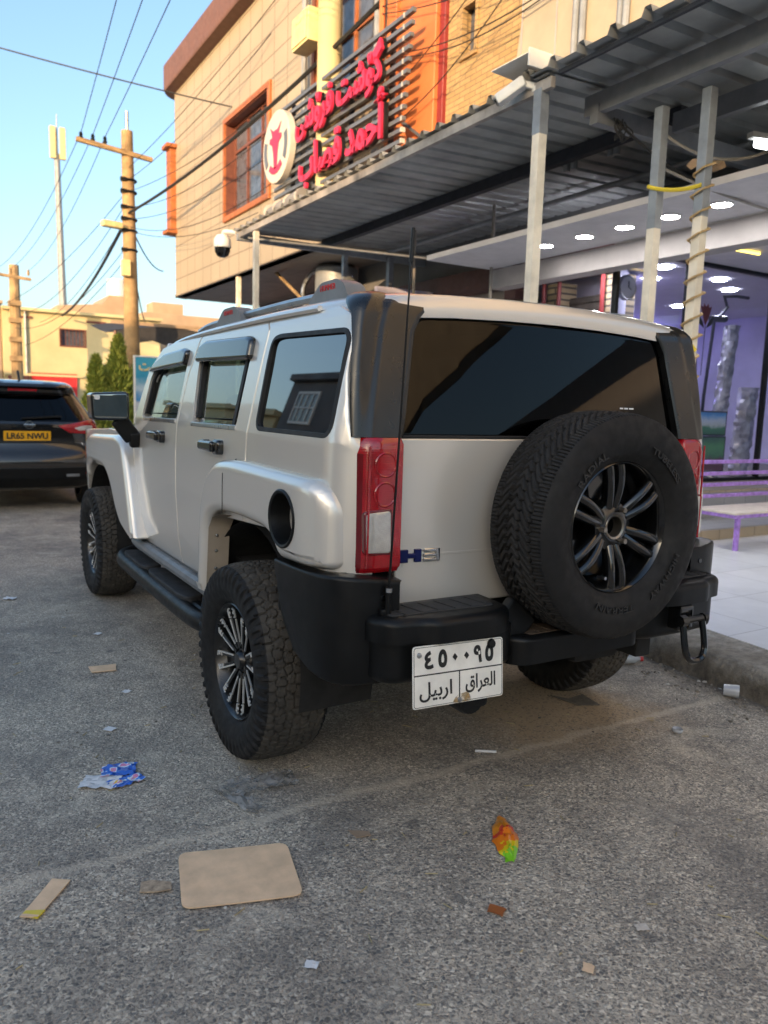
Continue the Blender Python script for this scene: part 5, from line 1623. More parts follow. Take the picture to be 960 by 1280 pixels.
# junction box, its mast and orange pipe on the front
jb = thing('junction_box', 'cream electric box on the fat mast above the shop sign', 'electric box', (3.6, 9.9, 7.3))
B().box((3.55, 9.95, 7.33), (.28, .62, .50), None, .02).done('case', M['yellow_box'], jb)
B().box((3.40, 9.95, 7.33), (.02, .54, .42), None, .008).box((3.388, 9.95, 7.44), (.006, .16, .05)).done('lid', M['yellow_box'], jb)
ms = B(); ms.tube([(3.72, 9.50, 4.4), (3.72, 9.50, 9.6)], .19, 16); tag(ms.done('service_mast', M['yellow_render']), 'fat cream cable mast fixed to the tiled front behind the sign', 'mast')
b = B(); b.tube([(3.80, 8.05, 9.5), (3.80, 8.0, 6.0), (3.75, 7.6, 5.55), (3.72, 6.85, 4.5)], .045, 8); tag(b.done('orange_pipe', M['orange']), 'orange pipe slanting down past the right end of the sign', 'pipe')
gp = B(); gp.tube([(3.86, 8.22, 4.5), (3.86, 8.22, 9.6)], .07, 8); gp.tube([(3.86, 10.75, 4.5), (3.86, 10.75, 9.6)], .05, 8); tag(gp.done('wall_conduit', M['grey_post']), 'pair of pale grey conduits up the tiled front', 'conduit')

# cameras
dc = thing('dome_camera', 'dark dome security camera hanging from the far awning end', 'camera', (2.2, 10.1, 3.8))
B().lathe([(0, .20), (.09, .19), (.13, .13), (.14, .02), (.13, 0)], Matrix.Translation((2.2, 10.12, 3.86)), 24).done('housing', M['white_metal'], dc)
B().lathe([(.125, 0), (.12, -.06), (.09, -.12), (.05, -.145), (0, -.15)], Matrix.Translation((2.2, 10.12, 3.86)), 24).done('dome', M['black_gloss'], dc)
B().tube(curve_pts([(2.2, 10.12, 4.04), (2.2, 10.0, 4.09), (2.28, 9.7, 4.03)], 5), .03, 8).done('bracket', M['white_metal'], dc)
bc = thing('bullet_camera', 'white bullet security camera at the awning corner post', 'camera', (2.2, 3.05, 4.0))
B().bar((2.10, 3.16, 3.93), (2.24, 2.98, 4.06), .10, .09, (0, 0, 1), .02).done('housing', M['white_metal'], bc)
B().lathe([(0, .005), (.032, .004), (.04, -.004)], Matrix.Translation((2.095, 3.168, 3.925)) @ (Vector((-.14, .18, -.13))).to_track_quat('Z', 'Y').to_matrix().to_4x4(), 16).done('lens', M['black_gloss'], bc)
B().bar((2.22, 3.0, 4.04), (2.33, 2.90, 4.0), .05, .05, (0, 0, 1), .01).lathe([(0, .03), (.05, .02), (.05, -.02), (0, -.03)], Matrix.Translation((2.32, 2.92, 3.99)), 14).done('bracket', M['white_metal'], bc)

# ================================================================== poles, mast, wires
up = thing('utility_pole', 'tall weathered utility pole with crossarm and street lamp beside the tiled building', 'utility pole', (3.05, 20, 0))
B().tube([(3.08, 20, 0), (3.0, 20, 8.45)], [.24, .15], 12).done('trunk', M['wood_pole'], up)
B().tube([(3.0, 20, 8.4), (3.0, 20, 8.95)], .05, 8).done('pole_tip', M['steel'], up)
B().bar((1.70, 19.86, 7.98), (3.62, 19.86, 7.80), .10, .11).done('crossarm', M['wood_pole'], up)
for x in (1.82, 2.11, 2.41): B().lathe([(.03, 0), (.03, .06), (.055, .08), (.055, .12), (.035, .15), (.05, .18), (.03, .24), (0, .25)], Matrix.Translation((x, 19.86, 7.93)), 10).done('insulator', M['black_plastic'], up)
b = B(); b.tube([(2.98, 19.9, 5.95), (2.75, 19.8, 5.98)], .03, 6); b.box((2.52, 19.75, 5.97), (.55, .24, .17), Matrix.Rotation(R(12), 4, 'Z'), .05); b.done('lamp_head', M['yellow_box'], up)
B().box((2.86, 19.75, 4.9), (.22, .2, .42), None, .02).done('meter_box', M['yellow_box'], up)
b = B()
for z in (5.4, 5.9, 6.2, 6.5, 6.9, 7.2): b.lathe([(.20, -.03), (.22, 0), (.20, .03)], Matrix.Translation((3.03, 20, z)), 12); b.box((2.86, 19.85, z), (.16, .10, .08))
b.done('cable_bracket', M['black_plastic'], up)
P2 = (1.66, 35)
u2 = thing('utility_pole', 'distant utility pole above the dark car roof', 'utility pole', (P2[0], P2[1], 0))
B().tube([(P2[0], P2[1], 0), (P2[0], P2[1], 6.9)], [.26, .2], 10).done('trunk', M['wood_pole'], u2)
B().bar((1.0, 34.85, 6.45), (2.3, 34.85, 6.35), .12, .12).done('crossarm', M['wood_pole'], u2)
b = B()
for x in (1.05, 1.5, 2.2): b.lathe([(.04, 0), (.06, .1), (.04, .25), (0, .26)], Matrix.Translation((x, 34.85, 6.5)), 8)
for z in (3.0, 3.8, 4.6, 5.3): b.box((1.62, 34.8, z), (.5, .3, .2))
b.done('cable_bracket', M['wood_pole'], u2)
ma = thing('antenna_mast', 'slender phone mast with two pale panel antennas against the sky', 'mast', (7.3, 60, 0))
B().tube([(7.45, 60, 0), (7.2, 60, 18.6)], [.34, .20], 10).done('shaft', M['grey_post'], ma)
for x in (6.92, 7.58): B().box((x, 59.8, 19.3), (.42, .3, 2.2), None, .08).done('panel_antenna', M['yellow_box'], ma)
B().tube([(7.2, 60, 18.5), (7.25, 60, 21.3)], [.09, .03], 6).done('spike', M['grey_post'], ma)

def wire(pts, r, label, group='overhead wires', m='cable'):
    tag(B().tube(pts, r, 5).done('overhead_wire', M[m], None, 0), label, 'cable', group)
SK = 'thin wire crossing the sky above the utility pole, one of several'
for (x, xe, xf) in ((1.82, -1.45, 1.05), (2.11, -.75, 1.5), (2.41, .0, 2.2)):
    wire(sag((x, 19.86, 8.15), (xe, -14, 8.6), .35, 24), .009, 'thin wire rising from an insulator of the tall utility pole', 'wires on the pole insulators')
    wire(sag((x, 19.86, 8.15), (xf, 34.85, 6.7), .5), .009, 'thin wire sagging from the tall pole to the distant pole', 'wires between the two poles')
wire(sag((4.0, 14.7, 7.7), (-4.2, 18.0, 9.3), .1), .016, 'single wire crossing the sky from the left to the tiled front')
# heavy bundle from the pole to the building and on
wire(sag((2.98, 19.9, 6.35), (3.80, 8.0, 7.1), .25) , .036, 'thick black cable bundle from the tall pole across the tiled front', 'thick cable bundles')
wire(sag((2.98, 19.9, 6.3), (3.9, 37.5, 5.2), .4), .05, 'thick black cable bundle from the tall pole to the yellow building', 'thick cable bundles')
k = 0
for z0, ye, ze, s_ in ((6.9, 9.4, 7.1, .3), (6.5, 9.4, 6.8, .5), (6.2, 11.2, 6.2, .35), (5.9, 13.0, 5.2, .3), (7.2, 12.4, 8.3, .2), (6.0, 10.9, 5.7, .5), (7.5, 9.9, 9.0, .2)):
    wire(sag((3.0, 19.88, z0), (3.93, ye, ze), s_), .008, 'thin cable looping from the tall pole to the tiled front', 'thin cables to the tiled front')
for z0, xe, ze, s_ in ((6.9, 1.3, 5.3, .4), (6.6, 1.9, 4.9, .6), (6.2, 2.6, 4.6, .5), (5.5, 1.6, 4.3, .7), (5.2, 2.0, 3.6, .4)):
    wire(sag((2.95, 20.05, z0), (xe, 34.9, ze), s_), .010, 'thin cable sagging between the two utility poles', 'thin cables between the poles')
for z0, xe, ye, ze, s_ in ((6.0, 5.2, 30, 5.3, .6), (5.7, 6.2, 31, 4.5, .5), (6.15, 5.0, 24, 5.6, .3)):
    wire(sag((3.05, 20.05, z0), (xe, ye, ze), s_), .02, 'cable dropping right from the tall pole behind the tiled building', 'cables right of the tall pole')
for y0, z0, y1, z1, s_ in ((8.0, 7.0, 3.2, 6.2, .12), (8.0, 6.9, 2.6, 5.9, .2), (8.6, 6.6, 4.2, 5.8, .25), (7.6, 6.2, 3.4, 5.9, .3), (8.0, 5.7, 5.2, 6.6, .1), (7.9, 5.3, 4.9, 6.2, .2), (9.5, 7.0, 7.6, 6.4, .3), (9.6, 6.9, 8.0, 6.0, .4)):
    wire(sag((3.78, y0, z0), (3.76, y1, z1), s_), .0075, 'thin cable strung across the orange pilaster and brick front', 'cables across the brick front')
for pts, lb in ((sag((2.9, 2.65, 3.82), (4.6, 2.3, 3.30), .14), 'black cable drooping from the canopy beam'), (sag((2.98, 2.2, 3.6), (4.05, 1.9, 3.65), .16), 'pale cable sagging under the canopy beside the tube light'), (sag((2.95, 2.2, 3.35), (5.2, 2.2, 3.25), .05), 'pale conduit running from the canopy posts into the porch')):
    wire(pts, .012, lb, None, 'cable_pale' if 'pale' in lb else 'cable')
b = B()
for k in range(9):
    p = Vector((2.92 + rng.uniform(-.02, .14), 2.62, 3.80 + rng.uniform(-.02, .02)))
    b.tube(curve_pts([p, p + Vector((rng.uniform(-.05, .08), -.03, -.06)), p + Vector((rng.uniform(-.06, .1), rng.uniform(-.05, .05), -.12 - .05 * rng.random()))], 4), .006, 5)
tag(b.done('cable_tangle', M['cable']), 'tangle of black cable ends under the canopy beam joint', 'cable')

# ================================================================== far street
yb_ = thing('yellow_building', 'pale yellow flat-roofed building with a small barred window at the street end', 'building', (3, 38, 0))
b = B(); b.slab(rect(1.38, 0, 8.6, 5.35), -6, 0, fs(38), .02, 1, [rect(3.86, 3.85, 5.0, 4.62)]); b.done('wall', M['yellow_render'], yb_)
b = B(); b.box((5.0, 37.9, 5.40), (7.3, .4, .14), None, .02); b.box((5.0, 37.95, 2.42), (7.2, .25, .10)); b.done('cornice', M['yellow_render'], yb_)
fr = B(); fr.slab(rect(3.82, 3.80, 5.04, 4.66), -.05, .03, fs(38), .004, 1, [rect(3.88, 3.87, 4.98, 4.6)])
for k in range(7): fr.box((3.95 + k * .16, 38.05, 4.24), (.03, .03, .75))
fr = fr.done('window', M['frame_br'], yb_)
B().box((4.43, 38.2, 4.24), (1.12, .02, .76)).done('pane', M['win_glass'], fr)
b = B()
for x in (2.2, 5.5): b.box((x, 37.97, 5.05), (.9, .08, .10))
b.done('vent_slot', M['frame_br'], yb_)
b = B(); b.box((3.55, 37.93, 1.9), (2.0, .1, 1.25)); b.done('red_banner', M['banner_red'], yb_)
b = B(); b.box((2.0, 37.9, 1.3), (.9, .1, 2.1)); b.box((6.6, 37.9, 1.1), (1.2, .1, 2.2)); b.done('shop_opening', M['frame_br'], yb_)
b = B(); b.tube([(2.35, 37.9, 0), (2.35, 37.9, 5.3)], .05, 6); b.done('drain_pipe', M['grey_post'], yb_)
tb_ = thing('tan_building', 'low tan rendered building beyond the far shade canopy', 'building', (14, 46, 0))
B().slab(rect(9.5, 0, 24, 6.5), -6, 0, fs(45), .02, 1).box((11.0, 46, 6.7), (1.8, 1.5, .9)).done('wall', M['tan_render'], tb_)
t2 = thing('rooftop_house', 'tan stepped rooftop block behind the yellow building with a white tank', 'building', (7, 50, 0))
B().slab([(5.5, 0), (10.4, 0), (10.4, 7.9), (8.6, 7.9), (8.2, 7.3), (5.5, 7.0)], -5, 0, fs(50), .02, 1).done('wall', M['tan_render'], t2)
B().tube([(9.3, 51, 7.9), (9.3, 51, 9.0)], .62, 14).done('water_tank', M['white_metal'], t2)
lb_ = thing('roadside_block', 'brown street-end building partly hidden by the distant pole', 'building', (-2, 37, 0))
b = B(); b.slab(rect(-8.5, 0, 1.35, 5.55), -3, 0, fs(38.1), .02, 1); b.box((-3.6, 37.9, 5.6), (10.0, 1.0, .12)); b.done('wall', M['tan_render'], lb_)
b = B(); b.box((-.2, 38.0, 2.35), (1.5, .1, .6)); b.done('red_board', M['banner_red'], lb_)
b = B(); b.box((-.6, 38.0, 1.1), (1.7, .1, 1.7)); b.box((.8, 38.0, 1.0), (.8, .1, 1.7)); b.done('shutter', M['grey_metal'], lb_)
sc_ = thing('shade_canopy', 'dark cloth shade canopy on thin posts in front of the far buildings', 'canopy', (5, 22, 0))
b = B()
rows = []
for i in range(10):
    x = 2.8 + i * .55
    rows.append([(x, 21.0 + j * 1.2, 3.32 + .22 * sin(i * .5 + .2) + .10 * j - .10 * sin(j * 1.5)) for j in range(4)])
b.grid(rows)
rows = [[(2.85 + i * .5, 20.98, 3.35 + .2 * sin(i * .5) - dz * (.35 + .65 * min(1, abs(sin(i * 1.3 + 1.0)) * .6 + i * .1))) for dz in (0, .6)] for i in range(11)]
b.grid(rows); b.done('cloth', basic('dark_cloth_canopy', (.05, .05, .055), .9), sc_, recalc=False)
b = B(); b.box((5.2, 20.95, 3.58), (5.0, .05, .09)); b.done('top_rail', M['tan_render'], sc_)
for x in (2.82, 7.6): B().tube([(x, 21, 0), (x, 21, 3.35)], .04, 6).done('post', M['frame_br'], sc_)
bs = thing('blue_poster_sign', 'blue poster board with yellow script standing before the conifers', 'sign', (1.75, 13, 0))
t = NT('poster'); X, Y, Z = t.sep()
t.set(color=t.ramp(t.math('ADD', t.math('MULTIPLY', t.math('SUBTRACT', Z, 1.1), .85), t.math('MULTIPLY', t.noise(4, 3), .35)), [(.0, (.60, .62, .62)), (.42, (.55, .58, .60)), (.50, (.02, .22, .50)), (.66, (.48, .60, .66)), (.85, (.03, .28, .45)), (1, (.05, .35, .5))]), rough=.5)
B().box((1.78, 13, 1.62), (.62, .05, 1.25), None, .006).done('board', t.m, bs)
B().slab(rect(1.46, .98, 2.10, 2.26), -.02, .035, fs(13), .004, 1, [rect(1.49, 1.02, 2.07, 2.23)]).done('frame', M['white_metal'], bs)
text('poster_script', '\ufe96\ufeae\ufee3', .3, .006, FACE_S((1.76, 12.965, 2.02)), M['yellow_box'], bs, width=.42, fit_h=.2, bold=.01)
B().slab(rpoly([(1.62, 1.42), (1.74, 1.40), (1.82, 1.52), (1.76, 1.66), (1.64, 1.60)], .04), 0, .032, fs(13)).done('poster_mark', M['sign_red'], bs)
for x in (1.55, 2.0): B().tube([(x, 13.03, 0), (x, 13.03, 1.1)], .025, 6).done('leg', M['grey_post'], bs)

def conifer(x, y, h, r, label, n):
    o = thing('conifer_tree', label, 'tree', (x, y, 0))
    B().tube([(x, y, 0), (x, y, h * .9)], [.09, .015], 8).done('trunk', M['trunk'], o)
    vs, fc = [], []
    for i in range(n):
        u = rng.random() ** .8
        z = .12 * h + u * h * .88
        prof = (1 - ((z - .12 * h) / (.88 * h)) ** 1.5) * r * (.92 + .22 * sin(7 * z + 3 * x) + .15 * rng.uniform(-1, 1)) + .02
        a = rng.uniform(0, 2 * pi)
        lump = 1 + .22 * sin(3 * a + z * 2.3) + .1 * sin(7 * a - z * 5)
        q_ = prof * lump * (rng.random() ** .38)
        p = np.array([x + q_ * cos(a), y + q_ * sin(a), z])
        s_ = rng.uniform(.035, .075)
        d_ = np.array([cos(a) * .5, sin(a) * .5, .9]) + rng.normal(0, .35, 3); d_ /= np.linalg.norm(d_)
        e_ = np.cross(d_, rng.normal(0, 1, 3)); e_ /= np.linalg.norm(e_)
        k0 = len(vs)
        vs += [tuple(p - e_ * s_ * .45), tuple(p + e_ * s_ * .45), tuple(p + d_ * s_ * 2.2)]
        fc.append((k0, k0 + 1, k0 + 2))
    me = bpy.data.meshes.new('crown'); me.from_pydata(vs, [], fc)
    link_mesh('crown', me, M['leaf'], o, 0)
conifer(2.30, 18.2, 2.95, .62, 'tallest bright green conifer beside the blue poster', 9000)
conifer(2.80, 18.3, 2.45, .55, 'rounded green conifer directly behind the blue poster', 7000)
conifer(1.72, 18.0, 2.42, .42, 'slim green conifer at the left of the group', 6000)

# buildings across the street: they shade the road and show in the car's side windows
def across(name, label, y0, y1, h, m, windows, XW=-9.0):
    o = thing(name, label, 'building', (XW, (y0 + y1) / 2, 0))
    f = lambda a, b_, d: (XW + d, a, b_)
    b = B(); b.slab(rect(y0, 0, y1, h), -6, 0, f, .03, 1, []); b.box((XW - 3, (y0 + y1) / 2, h + .1), (6.3, y1 - y0 + .1, .2)); b.done('wall', m, o)
    for (a, c_, w, hh) in windows:
        fr = B(); fr.slab(rect(a, c_, a + w, c_ + hh), -.0, .05, f, .005, 1, [rect(a + .08, c_ + .08, a + w - .08, c_ + hh - .08)])
        for k in (1, 2, 3): fr.box((XW + .03, a + w * k / 4, c_ + hh / 2), (.04, .05, hh - .1))
        fr.box((XW + .03, a + w / 2, c_ + hh * .5), (.04, w - .1, .05))
        fr = fr.done('window', M['white_metal'], o)
        B().box((XW + .015, a + w / 2, c_ + hh / 2), (.01, w - .1, hh - .1)).done('pane', M['win_glass'], fr)
across('row_house', 'dark grey house reflected in the rear side window of the silver car', 14.2, 20.6, 5.6, M['grey_render'], [(18.3, 4.2, 1.5, 1.05), (15.2, 1.0, 1.6, 1.6)])
across('row_house', 'tan house across the street reflected in the car doors', -9.5, 3.8, 7.3, M['tan_render'], [(-7, 4.2, 1.4, 1.2), (-2, 4.2, 1.4, 1.2), (-6, .3, 2.6, 2.4), (0, .3, 2.4, 2.4)], -16.0)
across('row_house', 'pale house across the street behind the viewpoint', -34, -9.6, 7.6, M['pale_render'], [(-28, 4.2, 1.4, 1.2), (-15, 4.2, 1.4, 1.2)], -16.0)
across('row_house', 'low yellow house across the street beyond the dark grey one', 20.9, 34, 4.4, M['yellow_render'], [(24, 2.0, 1.4, 1.2)])

o = thing('row_house', 'long pale block added unseen far behind the viewpoint to dull the rear glass reflection', 'building', (0, -45, 0))  # unseen block added to cover bright low sky in the rear glass reflection
B().box((2, -48, 3.6), (34, 6, 7.2), None, .03).done('wall', M['pale_render'], o)

# ================================================================== dark hatchback further up the street
hc = thing('parked_car', 'dark hatchback with a yellow number plate parked ahead of the silver car', 'car', (-.91, 10.4, 0))
XC = -.91
KZ = [.26, .30, .42, .60, .68, .74, .80, .92, 1.04, 1.10, 1.16, 1.30, 1.46, 1.53, 1.565, 1.60, 1.635, 1.655, 1.665]
KY = [8.55, 8.44, 8.33, 8.30, 8.32, 8.36, 8.42, 8.44, 8.42, 8.42, 8.47, 8.60, 8.74, 8.72, 8.66, 8.68, 8.78, 9.05, 9.6]
KW = [.76, .82, .88, .90, .905, .905, .905, .905, .90, .885, .86, .79, .70, .665, .64, .62, .57, .48, .30]
def hy(z): return float(np.interp(z, KZ, KY))
def hw_(z): return float(np.interp(z, KZ, KW))
def rear_y(x, z):
    w = hw_(z); r_ = .26
    y = hy(z) + .10 * (x / w) ** 2
    ax = abs(x)
    if ax > w - r_: y += r_ - math.sqrt(max(0, r_ * r_ - (ax - (w - r_)) ** 2))
    return y
rows = []
for z in KZ:
    w = hw_(z); r_ = .26
    xs_ = list(np.linspace(-(w - r_), w - r_, 11))
    cor = [(w - r_ + r_ * sin(a)) for a in np.linspace(0, pi / 2, 8)[1:]]
    full = [-x for x in cor[::-1]] + xs_ + cor
    yf = 12.75 if z < .95 else (12.75 - (z - .95) * 3.2 if z < 1.1 else 12.0 - (z - 1.1) * 2.6)
    yf = max(yf, hy(z) + .6)
    row_ = [(XC - w * .92, yf, z), (XC - w, yf - .4, z), (XC - w, (yf + hy(z) + .4) / 2, z)] + [(XC + x, rear_y(x, z), z) for x in full] + [(XC + w, (yf + hy(z) + .4) / 2, z), (XC + w, yf - .4, z), (XC + w * .92, yf, z)]
    rows.append(row_)
b = B(); b.grid(rows, True); b._f([b.bm.verts.new(p) for p in rows[-1]]); b._f([b.bm.verts.new(p) for p in rows[0]])
hbody = b.done('body', M['dark_paint'], hc, 40)
fr_ = lambda a, b_, d: (XC + a, rear_y(a, b_) - d, b_)
cz = np.linspace(.3, 1.7, 36); cx_ = np.linspace(-.9, .9, 31)
B().slab(rpoly([(-.70, 1.135), (.70, 1.135), (.60, 1.49), (-.60, 1.49)], .07), -.004, .006, fr_, .002, 1, [], cx_, cz).done('rear_window', M['rear_glass'], hc)
wp = B(); wp.bar((XC - .05, rear_y(0, 1.17) - .03, 1.165), (XC + .42, rear_y(.42, 1.19) - .03, 1.20), .03, .02); wp.done('wiper', M['black_plastic'], hc)
B().slab(rpoly([(-.17, 1.505), (.17, 1.505), (.17, 1.535), (-.17, 1.535)], .01), -.004, .012, fr_, .003, 1, [], cx_, cz).done('brake_light', M['red_lens'], hc)
for s in (-1, 1):
    b = B(); b.slab([(s * x, z) for x, z in rpoly([(.36, 1.085), (.56, 1.115), (.84, 1.175), (.872, 1.16), (.878, 1.0), (.80, .975), (.50, .99)], .02)], -.004, .022, fr_, .008, 2, [], cx_, cz)
    tl = b.done('tail_light', M['red_lens'], hc)
    B().slab([(s * x, z) for x, z in rpoly([(.56, 1.055), (.70, 1.09), (.80, 1.085), (.80, 1.03), (.62, 1.02)], .012)], .01, .028, fr_, .004, 1, [], cx_, cz).done('reverse_lens', M['clear_lens'], tl)
    B().slab([(s * x, z) for x, z in rpoly([(.68, .47), (.84, .47), (.84, .50), (.68, .50)], .012)], -.004, .012, fr_, .004, 1, [], cx_, cz).done('reflector', M['red_lens'], hc)
    for y in (9.15, 11.85):
        w = part_empty('wheel', hc, (XC + s * .80, y, .335))
        w.rotation_euler = (0, 0, 0 if s < 0 else pi)
        b = B(); b.lathe([(.21, .10), (.23, .112), (.30, .115), (.325, .10), (.335, .07), (.335, -.07), (.32, -.1), (.21, -.1)], AX, 36); o_ = b.done('tyre', M['rubber']); o_.parent = w
        b = B(); b.lathe([(0, .08), (.06, .085), (.20, .095), (.215, .105), (.215, -.09)], AX, 30); o_ = b.done('rim', M['steel']); o_.parent = w
B().slab(rpoly([(-.74, 1.055), (.36, 1.055), (.30, 1.105), (-.66, 1.105)], .02), -.004, .018, fr_, .008, 2, [], cx_, cz).done('trim_bar', M['black_gloss'], hc)
em = B(); m4 = axes((XC + .03, hy(1.08) - .026, 1.088), (1, 0, 0), (0, 0, 1), (0, -1, 0))
em.lathe([(.038, -.01), (.038, .006), (.052, .006), (.054, -.01)], m4, 24); em.box((XC + .03, hy(1.08) - .03, 1.088), (.13, .012, .026), None, .004)
em.done('badge', M['chrome'], hc)
B().slab(rpoly([(-.50, .86), (.58, .86), (.52, 1.04), (-.44, 1.04)], .03), -.004, .004, fr_, .002, 1, [], cx_, cz).done('plate_recess', M['black_plastic'], hc)
pb_ = B(); pb_.slab(rpoly([(-.26, .893), (.28, .893), (.28, 1.013), (-.26, 1.013)], .012), 0, .014, fr_, .003, 2, [], [-.1, 0, .1], []); pl2 = pb_.done('number_plate', M['yellow_plate'], hc)
text('plate_lettering', 'LR65 NWU', .1, .003, FACE_S((XC + .01, hy(.95) - .018, .953)), M['ink'], pl2, width=.47, fit_h=.078, bold=.003)
b = B(); b.slab(rpoly([(-.86, .30), (.86, .30), (.89, .56), (-.89, .56)], .05), -.02, .012, fr_, .008, 2, [], cx_, cz); b.done('bumper_cladding', M['black_plastic'], hc)
b = B(); b.slab(rpoly([(.44, .44), (.60, .44), (.60, .475), (.44, .475)], .01), 0, .02, fr_, .003, 1, [], cx_, cz); b.slab(rpoly([(-.60, .44), (-.44, .44), (-.44, .475), (-.60, .475)], .01), 0, .02, fr_, .003, 1, [], cx_, cz); b.done('exhaust_trim', M['grey_metal'], hc)
B().tube(curve_pts([(XC - .02, 8.85, 1.64), (XC - .02, 8.95, 1.72), (XC - .02, 9.0, 1.76)], 4), .014, 6).done('roof_aerial', M['black_plastic'], hc)
for s in (-1, 1):
    sg_ = lambda a, b_, d, s=s: (XC + s * (hw_(b_) + d), a, b_)
    B().slab(rpoly([(9.1, 1.14), (11.3, 1.12), (10.8, 1.45), (9.3, 1.50)], .08), -.02, .004, sg_, .002, 1, [], np.linspace(9, 11.4, 9), np.linspace(1.1, 1.5, 9)).done('side_window', M['rear_glass'], hc)
    B().box((XC + s * 1.0, 11.1, 1.06), (.2, .12, .16), None, .05, 3).done('wing_mirror', M['dark_paint'], hc)

# ================================================================== litter
def litter(name, b, m, label, cat, smooth=30, **k):
    return tag(b.done(name, m, None, smooth, **k), label, cat, None)
z0 = .004
def sheetlet(pts, h=.003, curl=.0, n=6):
    """thin card that curls a little at its corners"""
    b = B()
    cx0 = sum(p[0] for p in pts) / len(pts); cy0 = sum(p[1] for p in pts) / len(pts)
    b.slab(pts, 0, h, lambda a, b_, d: (a, b_, z0 + d + curl * ((a - cx0) ** 2 + (b_ - cy0) ** 2)), 0, 1, [], np.linspace(min(p[0] for p in pts), max(p[0] for p in pts), n)[1:-1], np.linspace(min(p[1] for p in pts), max(p[1] for p in pts), n)[1:-1])
    return b
litter('cardboard_sheet', sheetlet(rpoly([(-1.393, .165), (-1.062, .060), (-1.128, -.218), (-1.462, -.112)], .035, 5), .004, .05), M['cardboard'], 'large plain cardboard sheet with rounded corners flat on the asphalt', 'cardboard')
o = litter('cardboard_strip', sheetlet([(-1.865, .070), (-1.762, .212), (-1.715, .180), (-1.822, .045)], .004, .25), M['cardboard'], 'narrow cardboard strip with yellow tape end left of the large sheet', 'cardboard')
tp = sheetlet([(-1.862, .074), (-1.848, .090), (-1.800, .068), (-1.822, .043)], .0055, .25); tp.done('tape', M['rope_yellow'], o)
litter('cardboard_scrap', sheetlet([(-1.532, .072), (-1.50, .065), (-1.452, .03), (-1.462, -.005), (-1.50, .003), (-1.548, .025)], .004, .3), basic('corrugated_card', (.42, .32, .22), .85, var=.3, nscale=60), 'small torn corrugated scrap between the strip and the large sheet', 'cardboard')
litter('cardboard_scrap', sheetlet([(.665, .66), (.72, .59), (.83, .60), (.80, .45), (.70, .50)], .004, .2), M['kerb'], 'torn pale card near the right rear tyre', 'cardboard')
litter('cardboard_scrap', sheetlet([(-.845, .035), (-.785, -.005), (-.79, -.03), (-.84, -.02)], .003, .3), basic('faded_card', (.30, .22, .15), .9), 'small triangular brown scrap right of the large cardboard sheet', 'cardboard')
litter('cardboard_scrap', sheetlet([(-1.32, 2.12), (-1.18, 2.10), (-1.20, 2.00), (-1.32, 2.02)], .004, .2), M['cardboard'], 'flat tan scrap left of the front wheel', 'cardboard')
# blue wrapper, crumpled
def crumple(w, h, n, amp, ox, oy, rot, keep=lambda u, v: True):
    b = B()
    P = [[None] * (n + 1) for _ in range(n + 1)]
    for i in range(n + 1):
        for j in range(n + 1):
            u, v = i / n - .5, j / n - .5
            x = u * w + rng.normal(0, amp * .4); y = v * h + rng.normal(0, amp * .4)
            P[i][j] = b.bm.verts.new((ox + x * cos(rot) - y * sin(rot), oy + x * sin(rot) + y * cos(rot), z0 + amp * .3 + abs(rng.normal(0, amp))))
    for i in range(n):
        for j in range(n):
            if keep(i / n - .5 + .5 / n, j / n - .5 + .5 / n): b._f([P[i][j], P[i + 1][j], P[i + 1][j + 1], P[i][j + 1]])
    return b
t = NT('blue_wrapper'); 
t.set(color=t.ramp(t.noise(22, 2, .4), [(.0, (.02, .12, .55)), (.50, (.03, .20, .70)), (.54, (.65, .72, .80)), (.60, (.70, .25, .45)), (.66, (.75, .55, .05)), (1, (.65, .7, .75))], 'CONSTANT'), rough=.3, coat=.4)
wr = thing('snack_wrapper', 'torn blue and white snack wrapper on the asphalt left of the rear wheel', 'wrapper', (-1.47, .78, 0))
b = crumple(.13, .10, 9, .006, -1.435, .835, -.25); b.done('printed_flap', t.m, wr, 10, recalc=False)
b = crumple(.13, .07, 8, .005, -1.43, .735, .25); b.done('lower_flap', t.m, wr, 10, recalc=False)
b = crumple(.14, .10, 8, .005, -1.515, .77, -.5); b.done('plain_back', M['paper_white'], wr, 10, recalc=False)
t = NT('orange_wrapper'); X, Y, Z = t.sep()
t.set(color=t.ramp(t.math('ADD', t.math('MULTIPLY', t.math('ADD', Y, .38), 3.6), t.math('MULTIPLY', t.noise(35, 2), .35)), [(.0, (.25, .65, .03)), (.34, (.80, .62, .02)), (.45, (.85, .22, .02)), (.62, (.70, .05, .03)), (.75, (.85, .30, .03)), (1, (.80, .22, .02))], 'CONSTANT'), rough=.28, coat=.5)
b = B()
rows = []
for k in range(13):
    q_ = k / 12
    x = -.468 + q_ * .150; y = -.375 + q_ * .235
    w = .040 * sin(min(1, max(0.03, q_)) * pi) ** .6 + .003
    hgt_ = .026 * sin(q_ * pi) + .004
    rows.append([(x + w * u * .86 + rng.normal(0, .003), y - w * u * .5 + rng.normal(0, .003), z0 + hgt_ * max(0, 1 - abs(u) ** 1.6) * (.55 + .65 * rng.random()) + .0006) for u in np.linspace(-1, 1, 8)])
b.grid(rows); litter('sweet_wrapper', b, t.m, 'crumpled orange and green sweet wrapper standing out on the asphalt', 'wrapper', 8, recalc=False)
